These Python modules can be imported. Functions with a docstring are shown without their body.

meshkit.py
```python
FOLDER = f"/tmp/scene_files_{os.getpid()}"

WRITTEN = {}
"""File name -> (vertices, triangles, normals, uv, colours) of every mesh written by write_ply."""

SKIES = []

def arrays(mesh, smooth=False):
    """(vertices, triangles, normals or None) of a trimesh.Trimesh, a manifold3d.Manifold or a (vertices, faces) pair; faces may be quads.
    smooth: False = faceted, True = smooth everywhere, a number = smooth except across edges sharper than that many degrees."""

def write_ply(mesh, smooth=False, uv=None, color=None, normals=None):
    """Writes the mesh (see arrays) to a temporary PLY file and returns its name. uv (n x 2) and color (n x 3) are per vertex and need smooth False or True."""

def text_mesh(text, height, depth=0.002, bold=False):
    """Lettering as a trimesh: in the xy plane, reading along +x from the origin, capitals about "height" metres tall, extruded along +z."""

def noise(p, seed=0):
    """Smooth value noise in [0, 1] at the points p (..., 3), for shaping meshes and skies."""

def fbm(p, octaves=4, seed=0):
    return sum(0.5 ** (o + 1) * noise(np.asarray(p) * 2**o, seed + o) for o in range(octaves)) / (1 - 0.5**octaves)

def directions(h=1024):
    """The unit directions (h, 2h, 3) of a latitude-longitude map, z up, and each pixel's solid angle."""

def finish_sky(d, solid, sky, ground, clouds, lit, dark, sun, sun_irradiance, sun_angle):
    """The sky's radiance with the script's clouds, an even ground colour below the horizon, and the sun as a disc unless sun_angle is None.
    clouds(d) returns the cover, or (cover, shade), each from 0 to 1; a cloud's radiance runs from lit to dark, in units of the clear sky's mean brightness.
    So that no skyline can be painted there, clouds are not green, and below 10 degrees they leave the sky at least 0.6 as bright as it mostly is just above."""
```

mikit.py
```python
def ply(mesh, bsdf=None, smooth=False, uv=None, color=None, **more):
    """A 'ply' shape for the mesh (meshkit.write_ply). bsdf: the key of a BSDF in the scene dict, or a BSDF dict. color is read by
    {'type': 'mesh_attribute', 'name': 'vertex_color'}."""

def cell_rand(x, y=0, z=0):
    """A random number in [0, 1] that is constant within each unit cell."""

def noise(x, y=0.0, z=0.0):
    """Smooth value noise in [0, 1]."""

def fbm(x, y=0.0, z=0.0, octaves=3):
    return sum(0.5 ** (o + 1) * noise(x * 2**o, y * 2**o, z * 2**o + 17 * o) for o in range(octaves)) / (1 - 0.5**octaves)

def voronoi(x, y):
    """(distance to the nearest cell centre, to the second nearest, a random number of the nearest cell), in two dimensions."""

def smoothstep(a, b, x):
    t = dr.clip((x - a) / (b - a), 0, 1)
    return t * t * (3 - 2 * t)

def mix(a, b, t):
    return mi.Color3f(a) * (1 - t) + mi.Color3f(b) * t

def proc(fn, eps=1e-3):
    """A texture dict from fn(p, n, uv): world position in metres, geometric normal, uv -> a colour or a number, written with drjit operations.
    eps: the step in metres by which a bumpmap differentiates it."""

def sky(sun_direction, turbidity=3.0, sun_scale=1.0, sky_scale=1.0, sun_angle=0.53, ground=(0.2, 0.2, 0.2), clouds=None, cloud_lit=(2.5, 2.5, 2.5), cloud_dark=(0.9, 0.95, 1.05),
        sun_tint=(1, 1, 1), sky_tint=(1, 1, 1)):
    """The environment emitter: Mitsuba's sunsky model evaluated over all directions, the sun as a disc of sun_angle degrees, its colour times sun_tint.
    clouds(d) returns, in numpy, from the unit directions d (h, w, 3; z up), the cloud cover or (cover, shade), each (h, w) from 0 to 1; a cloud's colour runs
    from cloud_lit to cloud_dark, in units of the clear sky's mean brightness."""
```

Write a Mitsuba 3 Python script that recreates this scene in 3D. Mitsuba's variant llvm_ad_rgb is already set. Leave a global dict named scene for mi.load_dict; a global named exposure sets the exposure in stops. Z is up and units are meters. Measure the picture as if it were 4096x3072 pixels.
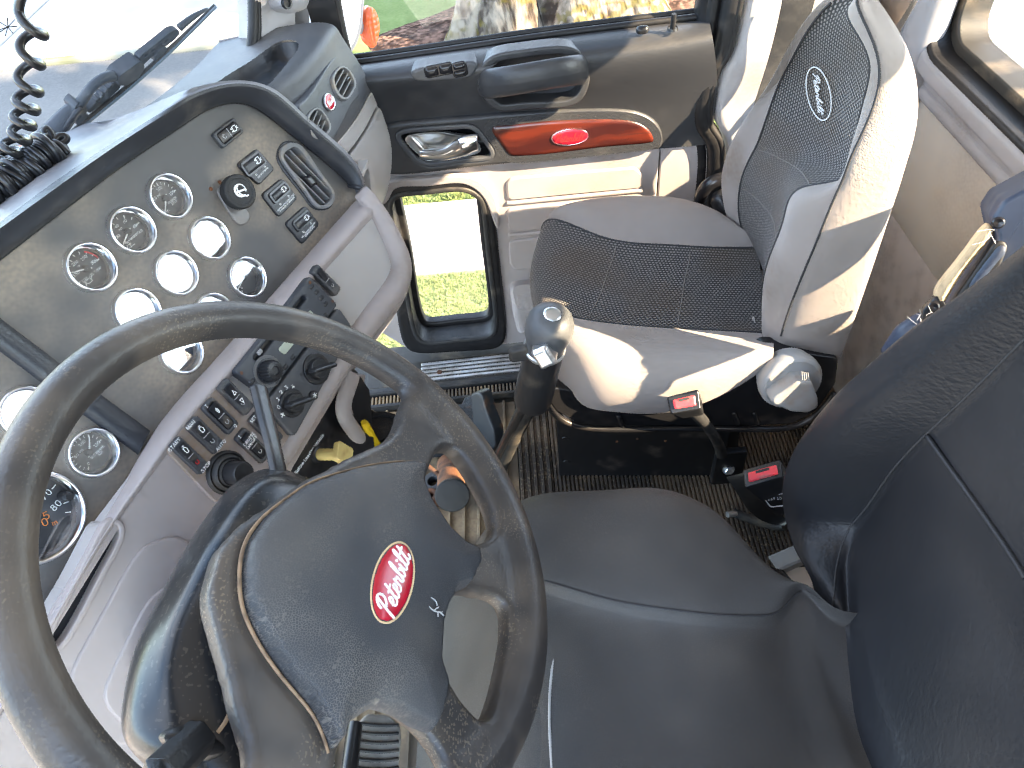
import math, random
import numpy as np, trimesh, drjit as dr, mitsuba as mi, mikit, meshkit
import shapely, shapely.geometry as sg
from shapely import affinity
from scipy.interpolate import CubicSpline
from scipy.spatial import Delaunay, cKDTree
from scipy import ndimage
from mikit import proc, noise, fbm, voronoi, cell_rand, smoothstep, mix, ply

T = mi.ScalarTransform4f
rng = np.random.default_rng(7)
scene, labels = {}, {}
V = lambda *a: np.array(a, float)

# ---------------------------------------------------------------- camera, sky, exposure
# x runs to the rear of the cab, y to the passenger side, z up; the floor of the cab is z = 0.
CAM = V(0, 0, 1.25)
RX, RY, RZ = V(0.99585, -0.08499, -0.03250), V(-0.04047, -0.73359, 0.67839), V(-0.08150, -0.67426, -0.73399)
ROT = np.stack([RX, RY, RZ], 1)          # world axes seen by the lens (right, down, forward)
LENS = 2900.0
fwd, down = ROT.T @ V(0, 0, 1), ROT.T @ V(0, 1, 0)
scene['camera'] = {'type': 'perspective', 'fov': 2 * math.degrees(math.atan(2048 / LENS)), 'fov_axis': 'x', 'near_clip': 0.02, 'far_clip': 400.0,
                   'to_world': T().look_at(origin=CAM.tolist(), target=(CAM + fwd).tolist(), up=(-down).tolist())}
SUN = V(1.0, -.47, .67)
def haze_clouds(d):
    c = meshkit.fbm(d * V(2.2, 2.2, 5.0) + 3.0, 4, 5)
    return np.clip((c - .42) * 3.2, 0, 1) * .8, np.clip(c - .5, 0, 1)
scene['sky_light'] = mikit.sky(SUN.tolist(), turbidity=3, sun_scale=.64, sky_scale=1.0, clouds=haze_clouds, ground=(.3, .3, .28))
exposure = 5.35

# ---------------------------------------------------------------- helpers
def unit(v):
    v = np.asarray(v, float); return v / np.linalg.norm(v)

def at(px, py, x=None, y=None, z=None, pl=None, h=0.0):
    """The point of the photograph that lies on the given plane of the cab."""
    d = ROT.T @ V(px - 2048, py - 1536, LENS)
    if pl is not None: t = ((pl.o + pl.n * h - CAM) @ pl.n) / (d @ pl.n)
    elif z is not None: t = (z - CAM[2]) / d[2]
    elif y is not None: t = (y - CAM[1]) / d[1]
    else: t = (x - CAM[0]) / d[0]
    return CAM + d * t

class Pl:
    """A plane: origin o, normal n (towards the viewer), axes u and v."""
    def __init__(s, o, n, u=None):
        s.o, s.n = np.asarray(o, float), unit(n)
        u = np.cross([0, 0, 1.0], s.n) if u is None else np.asarray(u, float)
        s.u = unit(u - s.n * (u @ s.n)); s.v = np.cross(s.n, s.u)
    def px(s, pts, h=0.0):
        P = np.array([at(a, b, pl=s, h=h) for a, b in pts]) - s.o
        return np.stack([P @ s.u, P @ s.v], 1)
    def w(s, uv, h=0.0):
        uv = np.atleast_2d(uv); h = np.broadcast_to(h, (len(uv),))
        return s.o + uv[:, :1] * s.u + uv[:, 1:] * s.v + h[:, None] * s.n
    def lift(s, h): return Pl(s.o + s.n * h, s.n, s.u)
    def turn(s, c, ang):
        u = s.u * math.cos(ang) + s.v * math.sin(ang)
        return Pl(s.w(c)[0], s.n, u)

def mesh(v, f): return trimesh.Trimesh(np.asarray(v, float), np.asarray(f, int), process=False)
def cat(ms): return trimesh.util.concatenate([m for m in ms if m is not None])

def ring(p, n=None, step=0.004):
    """Resample a closed 2D outline evenly."""
    p = np.asarray(p, float); q = np.vstack([p, p[:1]])
    d = np.r_[0, np.cumsum(np.linalg.norm(np.diff(q, axis=0), axis=1))]
    n = n or max(12, int(d[-1] / step))
    t = np.linspace(0, d[-1], n, endpoint=False)
    return np.stack([np.interp(t, d, q[:, 0]), np.interp(t, d, q[:, 1])], 1)

def spl2(p, n=120):
    p = np.asarray(p, float); q = np.vstack([p, p[:1]])
    d = np.r_[0, np.cumsum(np.sqrt(np.linalg.norm(np.diff(q, axis=0), axis=1)))]
    return CubicSpline(d, q, bc_type='periodic')(np.linspace(0, d[-1], n, endpoint=False))

def curve(p, n=60):
    p = np.asarray(p, float)
    if len(p) == 2: return p[0] + (p[1] - p[0]) * np.linspace(0, 1, n)[:, None]
    d = np.r_[0, np.cumsum(np.sqrt(np.linalg.norm(np.diff(p, axis=0), axis=1)))]
    return CubicSpline(d, p)(np.linspace(0, d[-1], n))

def poly(p): 
    g = sg.Polygon(p) if not hasattr(p, 'area') else p
    g = g if g.is_valid else g.buffer(0)
    return max(g.geoms, key=lambda a: a.area) if hasattr(g, 'geoms') else g

def rnd(p, r):
    """Round the corners of an outline."""
    g = poly(p); s = g.buffer(-r, 8).buffer(2 * r, 8).buffer(-r, 8)
    return np.array(poly(s if s.area > 0.3 * g.area else g).exterior.coords)[:-1]

def rrect(w, h, r, c=(0, 0), ang=0.0):
    g = sg.box(-w / 2 + r, -h / 2 + r, w / 2 - r, h / 2 - r).buffer(r, 6)
    g = affinity.translate(affinity.rotate(g, math.degrees(ang), origin=(0, 0)), *c)
    return np.array(g.exterior.coords)[:-1]

def circ(r, n=48, c=(0, 0), ry=None):
    a = np.linspace(0, 2 * np.pi, n, endpoint=False)
    return np.stack([c[0] + r * np.cos(a), c[1] + (ry or r) * np.sin(a)], 1)

def ccw(p): return p if sg.Polygon(p).exterior.is_ccw else p[::-1]

def inset(p, d):
    a, b = p - np.roll(p, 1, 0), np.roll(p, -1, 0) - p
    na = np.stack([-a[:, 1], a[:, 0]], 1); nb = np.stack([-b[:, 1], b[:, 0]], 1)
    na /= np.linalg.norm(na, axis=1, keepdims=True) + 1e-12; nb /= np.linalg.norm(nb, axis=1, keepdims=True) + 1e-12
    m = (na + nb) / np.maximum(1 + (na * nb).sum(1, keepdims=True), 0.3)
    l = np.linalg.norm(m, axis=1, keepdims=True); m = m / np.maximum(l, 1e-9) * np.clip(l, 0, 1.6)
    return p + m * d

def earcut(loops):
    import manifold3d as m3
    return np.asarray(m3.triangulate([np.ascontiguousarray(l, dtype=float) for l in loops]))

def plate(pl, outer, h0, h1, bevel=0.001, holes=(), step=0.004, nb=3, back=False):
    """A plate on the plane between heights h0 and h1, its upper edge rounded; holes are outlines."""
    rings = [ccw(ring(outer, step=step))] + [ccw(ring(q, step=step))[::-1] for q in holes]
    vs, fs, base, tops = [], [], 0, []
    for r in rings:
        n = len(r)
        prof = [(0.0, h0)] + [(bevel * (1 - math.cos(a)), h1 - bevel * (1 - math.sin(a))) for a in np.linspace(0, np.pi / 2, nb + 1)]
        for k, (d, h) in enumerate(prof):
            vs.append(pl.w(inset(r, d) if d > 0 else r, h))
            if k:
                i = np.arange(n); j = (i + 1) % n; b0, b1 = base + (k - 1) * n, base + k * n
                fs += [np.stack([b0 + i, b0 + j, b1 + j], 1), np.stack([b0 + i, b1 + j, b1 + i], 1)]
        tops.append((inset(r, bevel), base + (len(prof) - 1) * n)); base += len(prof) * n
    pts = np.vstack([t[0] for t in tops])
    idx = np.concatenate([t[1] + np.arange(len(t[0])) for t in tops])
    tri = earcut([t[0] for t in tops])
    fs.append(idx[tri])
    if back:
        b = [0]
        for t in tops[:-1]: b.append(t[1] + len(t[0]))
        idx0 = np.concatenate([bb + np.arange(len(r)) for bb, r in zip(b, rings)])
        fs.append(idx0[earcut(rings)][:, ::-1])
    return mesh(np.vstack(vs), np.vstack(fs))

def fill(outer, res, holes=()):
    """Points and triangles filling an outline at about the given spacing; also each point's distance to the edge."""
    g = poly(outer)
    for q in holes: g = g.difference(sg.Polygon(q))
    g = poly(g)
    b = np.vstack([ring(np.array(r.coords)[:-1], step=res) for r in [g.exterior, *g.interiors]])
    x0, y0, x1, y1 = g.bounds
    X, Y = np.meshgrid(np.arange(x0, x1, res), np.arange(y0, y1, res * 0.866)); X[1::2] += res / 2
    p = np.stack([X.ravel(), Y.ravel()], 1)
    p = p[shapely.contains_xy(g, p[:, 0], p[:, 1])]
    d = cKDTree(np.vstack([ring(np.array(r.coords)[:-1], step=res / 4) for r in [g.exterior, *g.interiors]])).query(p)[0]
    p, d = p[d > res * 0.55], d[d > res * 0.55]
    P = np.vstack([b, p]); D = np.r_[np.zeros(len(b)), d]
    t = Delaunay(P).simplices; c = P[t].mean(1)
    t = t[shapely.contains_xy(g, c[:, 0], c[:, 1])]
    return P, t, D, g

def pillow(pl, outer, h0, height, edge=None, res=0.004, skirt=0.0, holes=(), fn=None, power=1.0):
    """A padded surface over an outline: rises from the edge over 'edge' metres to 'height'."""
    P, t, D, g = fill(outer, res, holes)
    e = edge or max(D.max(), 1e-6)
    s = np.clip(D / e, 0, 1); H = h0 + height * np.sqrt(1 - (1 - s)**2)**power
    if fn is not None: H = H + fn(P, D)
    v, f = pl.w(P, H), t
    ms = [mesh(v, f)]
    if skirt:
        for r in [g.exterior, *g.interiors]:
            q = ring(np.array(r.coords)[:-1], step=res); n = len(q); i = np.arange(n); j = (i + 1) % n
            ms.append(mesh(np.vstack([pl.w(q, h0), pl.w(q, h0 - skirt)]), np.vstack([np.stack([i, j, j + n], 1), np.stack([i, j + n, i + n], 1)])))
    return cat(ms)

def patch(rows, nu=60, nv=60):
    """A smooth sheet through a grid of points: (mesh, uv in metres)."""
    G = np.array(rows, float)
    def par(a): 
        l = np.sqrt(np.linalg.norm(np.diff(a, axis=1), axis=2)).mean(0); return np.r_[0, np.cumsum(np.maximum(l, 1e-6))]
    tu, tv = par(G.transpose(1, 0, 2)), par(G)
    G = CubicSpline(tu, G, axis=0)(np.linspace(0, tu[-1], nu)) if len(tu) > 2 else np.array([G[0] + (G[1] - G[0]) * s for s in np.linspace(0, 1, nu)])
    if len(tv) > 2: G = CubicSpline(tv, G, axis=1)(np.linspace(0, tv[-1], nv))
    else: G = G[:, :1] + (G[:, 1:2] - G[:, :1]) * np.linspace(0, 1, nv)[None, :, None]
    return G

def grid_mesh(G):
    a, b = G.shape[:2]
    i, j = np.meshgrid(np.arange(a - 1), np.arange(b - 1), indexing='ij'); k = (i * b + j).ravel()
    f = np.vstack([np.stack([k, k + 1, k + b + 1], 1), np.stack([k, k + b + 1, k + b], 1)])
    U = np.cumsum(np.r_[0, np.linalg.norm(np.diff(G, axis=0), axis=2).mean(1)])
    W = np.concatenate([np.zeros((a, 1)), np.cumsum(np.linalg.norm(np.diff(G, axis=1), axis=2), axis=1)], 1)
    W = W - W[:, b // 2:b // 2 + 1]
    uv = np.stack([np.repeat(U, b), W.ravel()], 1)
    return mesh(G.reshape(-1, 3), f), uv

def frames(p, closed=False):
    t = np.gradient(p, axis=0) if not closed else np.roll(p, -1, 0) - np.roll(p, 1, 0)
    t /= np.linalg.norm(t, axis=1, keepdims=True) + 1e-12
    a = np.cross(t[0], [0.31, 0.2, 0.93]); a /= np.linalg.norm(a); A = [a]
    for k in range(1, len(p)):
        a = A[-1] - t[k] * (A[-1] @ t[k]); A.append(a / np.linalg.norm(a))
    A = np.array(A); return A, np.cross(t, A)

def tube(p, r, sides=10, n=None, closed=False, caps=True):
    p = np.asarray(p, float)
    if n: p = curve(p, n)
    r = np.broadcast_to(r, (len(p),)) if np.ndim(r) == 0 or len(np.atleast_1d(r)) == len(p) else np.interp(np.linspace(0, 1, len(p)), np.linspace(0, 1, len(r)), r)
    A, B = frames(p, closed); a = np.arange(sides) * 2 * np.pi / sides
    v = p[:, None] + r[:, None, None] * (np.cos(a)[None, :, None] * A[:, None] + np.sin(a)[None, :, None] * B[:, None])
    m = len(p); i, j = np.meshgrid(np.arange(m if closed else m - 1), np.arange(sides), indexing='ij'); i2, j2 = (i + 1) % m, (j + 1) % sides
    f = np.vstack([np.stack([i * sides + j, i * sides + j2, i2 * sides + j2], -1).reshape(-1, 3), np.stack([i * sides + j, i2 * sides + j2, i2 * sides + j], -1).reshape(-1, 3)])
    v = v.reshape(-1, 3)
    if caps and not closed:
        k = len(v); v = np.vstack([v, p[:1], p[-1:]]); q = np.arange(sides); q2 = (q + 1) % sides
        f = np.vstack([f, np.stack([q2, q, q * 0 + k], 1), np.stack([q + (m - 1) * sides, q2 + (m - 1) * sides, q * 0 + k + 1], 1)])
    return mesh(v, f)

def sweep(p, prof, up):
    """A profile (across, up) swept along a path, 'up' being the direction of its second axis."""
    p = np.asarray(p, float); prof = np.asarray(prof, float)
    t = np.gradient(p, axis=0); t /= np.linalg.norm(t, axis=1, keepdims=True)
    up = np.broadcast_to(up, p.shape); s = np.cross(t, up); s /= np.linalg.norm(s, axis=1, keepdims=True); u = np.cross(s, t)
    G = p[:, None] + s[:, None] * prof[None, :, :1] + u[:, None] * prof[None, :, 1:]
    return grid_mesh(G)[0]

def lathe(prof, pl, c=(0, 0), n=48):
    """A turned shape from (radius, height) pairs about the plane's normal at c."""
    prof = np.asarray(prof, float); a = np.arange(n) * 2 * np.pi / n
    v = np.vstack([pl.w(np.stack([c[0] + r * np.cos(a), c[1] + r * np.sin(a)], 1), h) for r, h in prof])
    i, j = np.meshgrid(np.arange(len(prof) - 1), np.arange(n), indexing='ij'); j2 = (j + 1) % n
    return mesh(v, np.vstack([np.stack([i * n + j, i * n + j2, (i + 1) * n + j2], -1).reshape(-1, 3), np.stack([i * n + j, (i + 1) * n + j2, (i + 1) * n + j], -1).reshape(-1, 3)]))

def box(a, b, r=0.004):
    """A box between two corners with rounded edges."""
    import manifold3d as m3
    a, b = np.minimum(a, b), np.maximum(a, b); r = min(r, (b - a).min() * 0.49)
    s = m3.Manifold.sphere(r, 12)
    m = m3.Manifold.batch_hull([s.translate([a[0] + r if i else b[0] - r, a[1] + r if j else b[1] - r, a[2] + r if k else b[2] - r]) for i in (0, 1) for j in (0, 1) for k in (0, 1)]).to_mesh()
    return mesh(m.vert_properties[:, :3], m.tri_verts)

def hull(balls, n=16):
    import manifold3d as m3
    m = m3.Manifold.batch_hull([m3.Manifold.sphere(r, n).translate(list(map(float, c))) for c, r in balls]).to_mesh()
    return mesh(m.vert_properties[:, :3], m.tri_verts)

def place(m, pl, c=(0, 0), h=0.0, ang=0.0):
    """Puts a mesh given in (u, v, height) onto a plane."""
    ca, sa = math.cos(ang), math.sin(ang); v = np.asarray(m.vertices)
    uv = np.stack([c[0] + ca * v[:, 0] - sa * v[:, 1], c[1] + sa * v[:, 0] + ca * v[:, 1]], 1)
    return mesh(pl.w(uv, v[:, 2] + h), m.faces)

def words(pl, txt, c, height, ang=0.0, h=0.0, depth=0.0004, bold=False):
    m = meshkit.text_mesh(txt, height, depth, bold)
    m.vertices[:, :2] -= (m.bounds[0, :2] + m.bounds[1, :2]) / 2
    return place(m, pl, c, h, ang)

def strokes(pl, lines, width, c=(0, 0), ang=0.0, h=0.0, depth=0.0005):
    """Pen strokes as raised lettering."""
    g = shapely.union_all([sg.LineString(curve(l, 8 * len(l)) if len(l) > 2 and not (len(l) < 8 and tuple(l[0]) == tuple(l[-1])) else l).buffer(width / 2, 3) if len(l) > 1 else sg.Point(l[0]).buffer(width * 0.7) for l in lines])
    ms = [trimesh.creation.extrude_polygon(q, depth, engine='earcut') for q in getattr(g, 'geoms', [g])]
    return place(cat(ms), pl, c, h, ang)

def surface_net(fn, lo, hi, h):
    """The zero surface of a distance function, as a smooth mesh."""
    lo, hi = np.asarray(lo, float), np.asarray(hi, float); n = np.ceil((hi - lo) / h).astype(int) + 1
    g = np.stack(np.meshgrid(*[lo[k] + h * np.arange(n[k]) for k in range(3)], indexing='ij'), -1)
    d = fn(g.reshape(-1, 3)).reshape(n); s = d < 0
    cs = sum(s[i:n[0] - 1 + i, j:n[1] - 1 + j, k:n[2] - 1 + k].astype(int) for i in (0, 1) for j in (0, 1) for k in (0, 1))
    act = (cs > 0) & (cs < 8); idx = -np.ones(act.shape, int); idx[act] = np.arange(act.sum()); base = np.argwhere(act)
    acc, cnt = np.zeros((len(base), 3)), np.zeros(len(base))
    for ax in range(3):
        o = [k for k in range(3) if k != ax]
        for a in (0, 1):
            for b in (0, 1):
                p = base.copy(); p[:, o[0]] += a; p[:, o[1]] += b; q = p.copy(); q[:, ax] += 1
                da, db = d[tuple(p.T)], d[tuple(q.T)]; m = (da < 0) != (db < 0)
                t = np.where(m, da / np.where(m, da - db, 1), 0); e = p.astype(float); e[:, ax] += t
                acc[m] += e[m]; cnt[m] += 1
    v = lo + h * acc / cnt[:, None]; fs = []
    for ax in range(3):
        o1, o2 = (ax + 1) % 3, (ax + 2) % 3
        sl = [slice(1, -1)] * 3; sl[ax] = slice(0, -1)
        sh = list(sl); sh[ax] = slice(1, None)
        A, B = s[tuple(sl)], s[tuple(sh)]; e = np.argwhere(A != B); off = np.ones(3, int); off[ax] = 0; e = e + off
        flip = A[A != B]
        c = []
        for a, b in ((-1, -1), (0, -1), (0, 0), (-1, 0)):
            q = e.copy(); q[:, o1] += a; q[:, o2] += b; c.append(idx[tuple(q.T)])
        c = np.stack(c, 1); c[~flip] = c[~flip][:, ::-1]
        fs += [c[:, [0, 1, 2]], c[:, [0, 2, 3]]]
    return mesh(v, np.vstack(fs))

def smin(a, b, k):
    h = np.clip(0.5 + 0.5 * (b - a) / k, 0, 1); return b + (a - b) * h - k * h * (1 - h)

def behind(p, d):
    return p + unit(p - CAM) * d

def numbered(key):
    if key not in taken: taken.add(key); return key
    k = 1
    while f'{key}_{k:03d}' in taken: k += 1
    taken.add(f'{key}_{k:03d}'); return f'{key}_{k:03d}'
taken = set()

def add(key, m, mat, parent=None, smooth=35, uv=None, label=None, category=None, group=None, kind=None, **more):
    """One entry of the scene; with a parent it becomes that thing's part."""
    key = numbered((parent + '__' if parent else '') + key)
    scene[key] = ply(m, mat, smooth=True if uv is not None else smooth, uv=uv, **more)
    say(key, label, category, group, kind); return key

def say(key, label=None, category=None, group=None, kind=None):
    d = {k: v for k, v in (('label', label), ('category', category), ('group', group), ('kind', kind)) if v}
    if d: labels.setdefault(key, {}).update(d)

def thing(name, label, category, group=None):
    key = numbered(name); say(key, label, category, group); return key

# ---------------------------------------------------------------- materials
def rgb(*c): return {'type': 'rgb', 'value': list(c[0] if len(c) == 1 else c)}

def mat(name, col, rough=0.5, bump=None, scale=0.001, spec=0.5, eps=4e-4, **k):
    b = {'type': 'principled', 'base_color': proc(col) if callable(col) else rgb(col), 'roughness': proc(rough) if callable(rough) else rough, 'specular': spec, **k}
    if bump is not None: b = {'type': 'bumpmap', 'tex': proc(bump, eps), 'scale': scale, 'bsdf': b}
    scene[name] = {'type': 'twosided', 'bsdf': b}

n3 = lambda p, f, o=0.0: noise(p.x * f + o, p.y * f + o, p.z * f + o)
f3 = lambda p, f, o=0.0, k=3: fbm(p.x * f + o, p.y * f + o, p.z * f + o, k)
pebble = lambda p, n, uv: n3(p, 520) * 0.6 + n3(p, 900, 9.0) * 0.4            # moulded plastic grain
hide = lambda p, n, uv: n3(p, 330) * 0.55 + n3(p, 620, 3.0) * 0.3 + n3(p, 150, 5.0) * 0.3

def soiled(a, b, f=14.0, lo=0.45, hi=0.75, fine=260.0, spots=0.0):
    """A base colour with dust b lying on it in clouds and fine grains."""
    def fn(p, n, uv):
        k = smoothstep(lo, hi, f3(p, f)) * (0.55 + 0.45 * n3(p, fine))
        c = mix(mi.Color3f(*a), mi.Color3f(*b), k)
        if spots: c = mix(c, mi.Color3f(*b), spots * smoothstep(0.72, 0.8, n3(p, 420, 7.0)))
        return c
    return fn

mat('lilac_plastic', soiled((.315, .276, .262), (.22, .185, .16), 9, .5, .85), .48, pebble, .0004)
mat('pale_plastic', soiled((.36, .34, .325), (.25, .22, .19), 7, .55, .85), .5, pebble, .00025)
mat('door_plastic', soiled((.33, .295, .28), (.22, .185, .165), 8, .5, .85), .5, pebble, .00022)
mat('trim_grey', soiled((.35, .34, .345), (.26, .235, .22), 8, .5, .8), .55, pebble, .0002)
mat('tan_wall', soiled((.52, .475, .41), (.40, .35, .30), 6, .4, .8), .7, pebble, .0002)
mat('dash_panel', soiled((.088, .085, .082), (.27, .22, .165), 11, .34, .74, 300), .55, pebble, .0007)
mat('brow_vinyl', soiled((.024, .026, .031), (.085, .078, .07), 18, .55, .85), .40, hide, .0004)
mat('dash_top', soiled((.10, .10, .108), (.24, .22, .21), 10, .4, .8), .42, pebble, .0002)
mat('face_vinyl', soiled((.055, .058, .064), (.10, .094, .088), 10, .45, .85), .46, pebble, .0003)
mat('door_vinyl', soiled((.030, .031, .034), (.058, .056, .054), 12, .5, .85), .42, hide, .00045)
mat('black_plastic', soiled((.014, .0145, .016), (.055, .047, .038), 20, .6, .95), .34, pebble, .00015)
mat('shroud_black', soiled((.012, .0125, .014), (.06, .052, .042), 30, .62, .95, spots=.5), .24, spec=.4)
mat('black_gloss', (.012, .012, .014), .18)
mat('switch_black', soiled((.018, .019, .022), (.09, .075, .06), 60, .55, .85), .3)
mat('black_rubber', soiled((.018, .018, .018), (.09, .075, .055), 25, .5, .85), .6)
mat('seal_rubber', soiled((.006, .006, .007), (.028, .025, .022), 30, .55, .85), .5)
mat('black_paint', soiled((.010, .010, .011), (.06, .048, .04), 22, .6, .9), .3)
mat('cord_black', (.012, .012, .013), .28)
mat('bracket_navy', soiled((.03, .042, .072), (.08, .085, .10), 20, .5, .85), .4)
mat('rust', soiled((.13, .052, .022), (.035, .02, .014), 50, .35, .75), .85, pebble, .0006)
mat('cast_iron', soiled((.022, .026, .030), (.15, .075, .035), 30, .55, .8), .45, pebble, .0005)
mat('chrome', (.86, .87, .88), .10, metallic=1.0)
mat('worn_chrome', (.80, .80, .79), lambda p, n, uv: 0.10 + 0.22 * n3(p, 90), metallic=1.0)
mat('sill_alu', soiled((.66, .65, .63), (.22, .18, .13), 30, .4, .8), .4, metallic=0.75)
mat('needle_white', (.82, .82, .80), .5)
mat('print_white', (.78, .78, .76), .6)
mat('print_grey', (.40, .40, .40), .6)
mat('print_red', (.62, .02, .02), .5)
mat('dial_black', soiled((.035, .037, .042), (.12, .115, .11), 25, .4, .85), .5)
mat('badge_red', (.42, .006, .022), .22, clearcoat=1.0, clearcoat_gloss=.95)
mat('switch_red', soiled((.72, .05, .06), (.35, .10, .09), 90, .5, .8), .45)
mat('knob_grey', soiled((.25, .25, .247), (.20, .15, .11), 22, .55, .85), .55, pebble, .00015)
mat('shift_knob', lambda p, n, uv: mix(mi.Color3f(.05, .055, .06), mi.Color3f(.09, .09, .09), n3(p, 60)), .45)
mat('silver_cap', (.62, .63, .63), .24, metallic=.85)
mat('yellow', soiled((.58, .45, .17), (.40, .26, .08), 60, .5, .8), .5)
mat('marker_yellow', (.55, .36, .012), .4)
mat('foam_tan', soiled((.58, .42, .24), (.35, .24, .14), 60, .4, .8), .9, pebble, .001)
mat('carpet', soiled((.47, .42, .39), (.35, .31, .285), 30, .35, .75), .95, pebble, .001)
mat('webbing', soiled((.014, .014, .015), (.03, .029, .027), 60, .4, .8), .8)
mat('beige_block', (.45, .36, .29), .8)
mat('fabric_plain', soiled((.275, .245, .225), (.17, .138, .112), 7, .52, .85, 180), .95, lambda p, n, uv: n3(p, 700) * .7 + n3(p, 260) * .5, .0011, spec=.15, sheen=.6)

def dot_fabric(p, n, uv):
    a, b = uv.x / .0062, uv.y / .0054
    row = dr.floor(b); a = a + 0.5 * (row - 2 * dr.floor(row / 2))
    fx, fy = a - dr.floor(a) - .5, b - dr.floor(b) - .5
    d = dr.sqrt(dr.square(fx * 1.0) + dr.square(fy * 1.25))
    dot = 1 - smoothstep(.27, .40, d)
    c = mix(mi.Color3f(.042, .041, .042), mi.Color3f(.26, .242, .225), dot * (.75 + .25 * n3(p, 500)))
    stain = smoothstep(.5, .8, f3(p, 9.0, 3.0))
    c = mix(c, c * .45 + mi.Color3f(.045, .032, .02), stain * .7)
    return mix(c, mi.Color3f(.22, .20, .17), .35 * smoothstep(.80, .86, n3(p, 420, 11.0)))
mat('fabric_dots', dot_fabric, .95, lambda p, n, uv: n3(p, 800), .0004, spec=.12, sheen=.4)

def leather_h(f, p, uv):
    d1, d2, r = voronoi(uv.x * f, uv.y * f)
    return smoothstep(.0, .28, d2 - d1)
def worn_leather(p, n, uv):
    k = leather_h(560, p, uv); w = smoothstep(.42, .72, f3(p, 11, 2.0))
    c = mix(mi.Color3f(.036, .034, .033), mi.Color3f(.072, .064, .056), smoothstep(.4, .8, f3(p, 8)))
    return mix(c, mi.Color3f(.12, .108, .096), (1 - k) * (.12 + .35 * w))
mat('seat_leather', worn_leather, .36, lambda p, n, uv: leather_h(560, p, uv) * .6 + n3(p, 160) * .8 + n3(p, 420) * .5, .0007, spec=.55)
mat('back_leather', lambda p, n, uv: mix(mi.Color3f(.018, .019, .022), mi.Color3f(.032, .031, .032), smoothstep(.4, .8, f3(p, 6))), .40, lambda p, n, uv: n3(p, 420) * .6 + n3(p, 210, 4.0) * .5, .0006, spec=.28)
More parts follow.
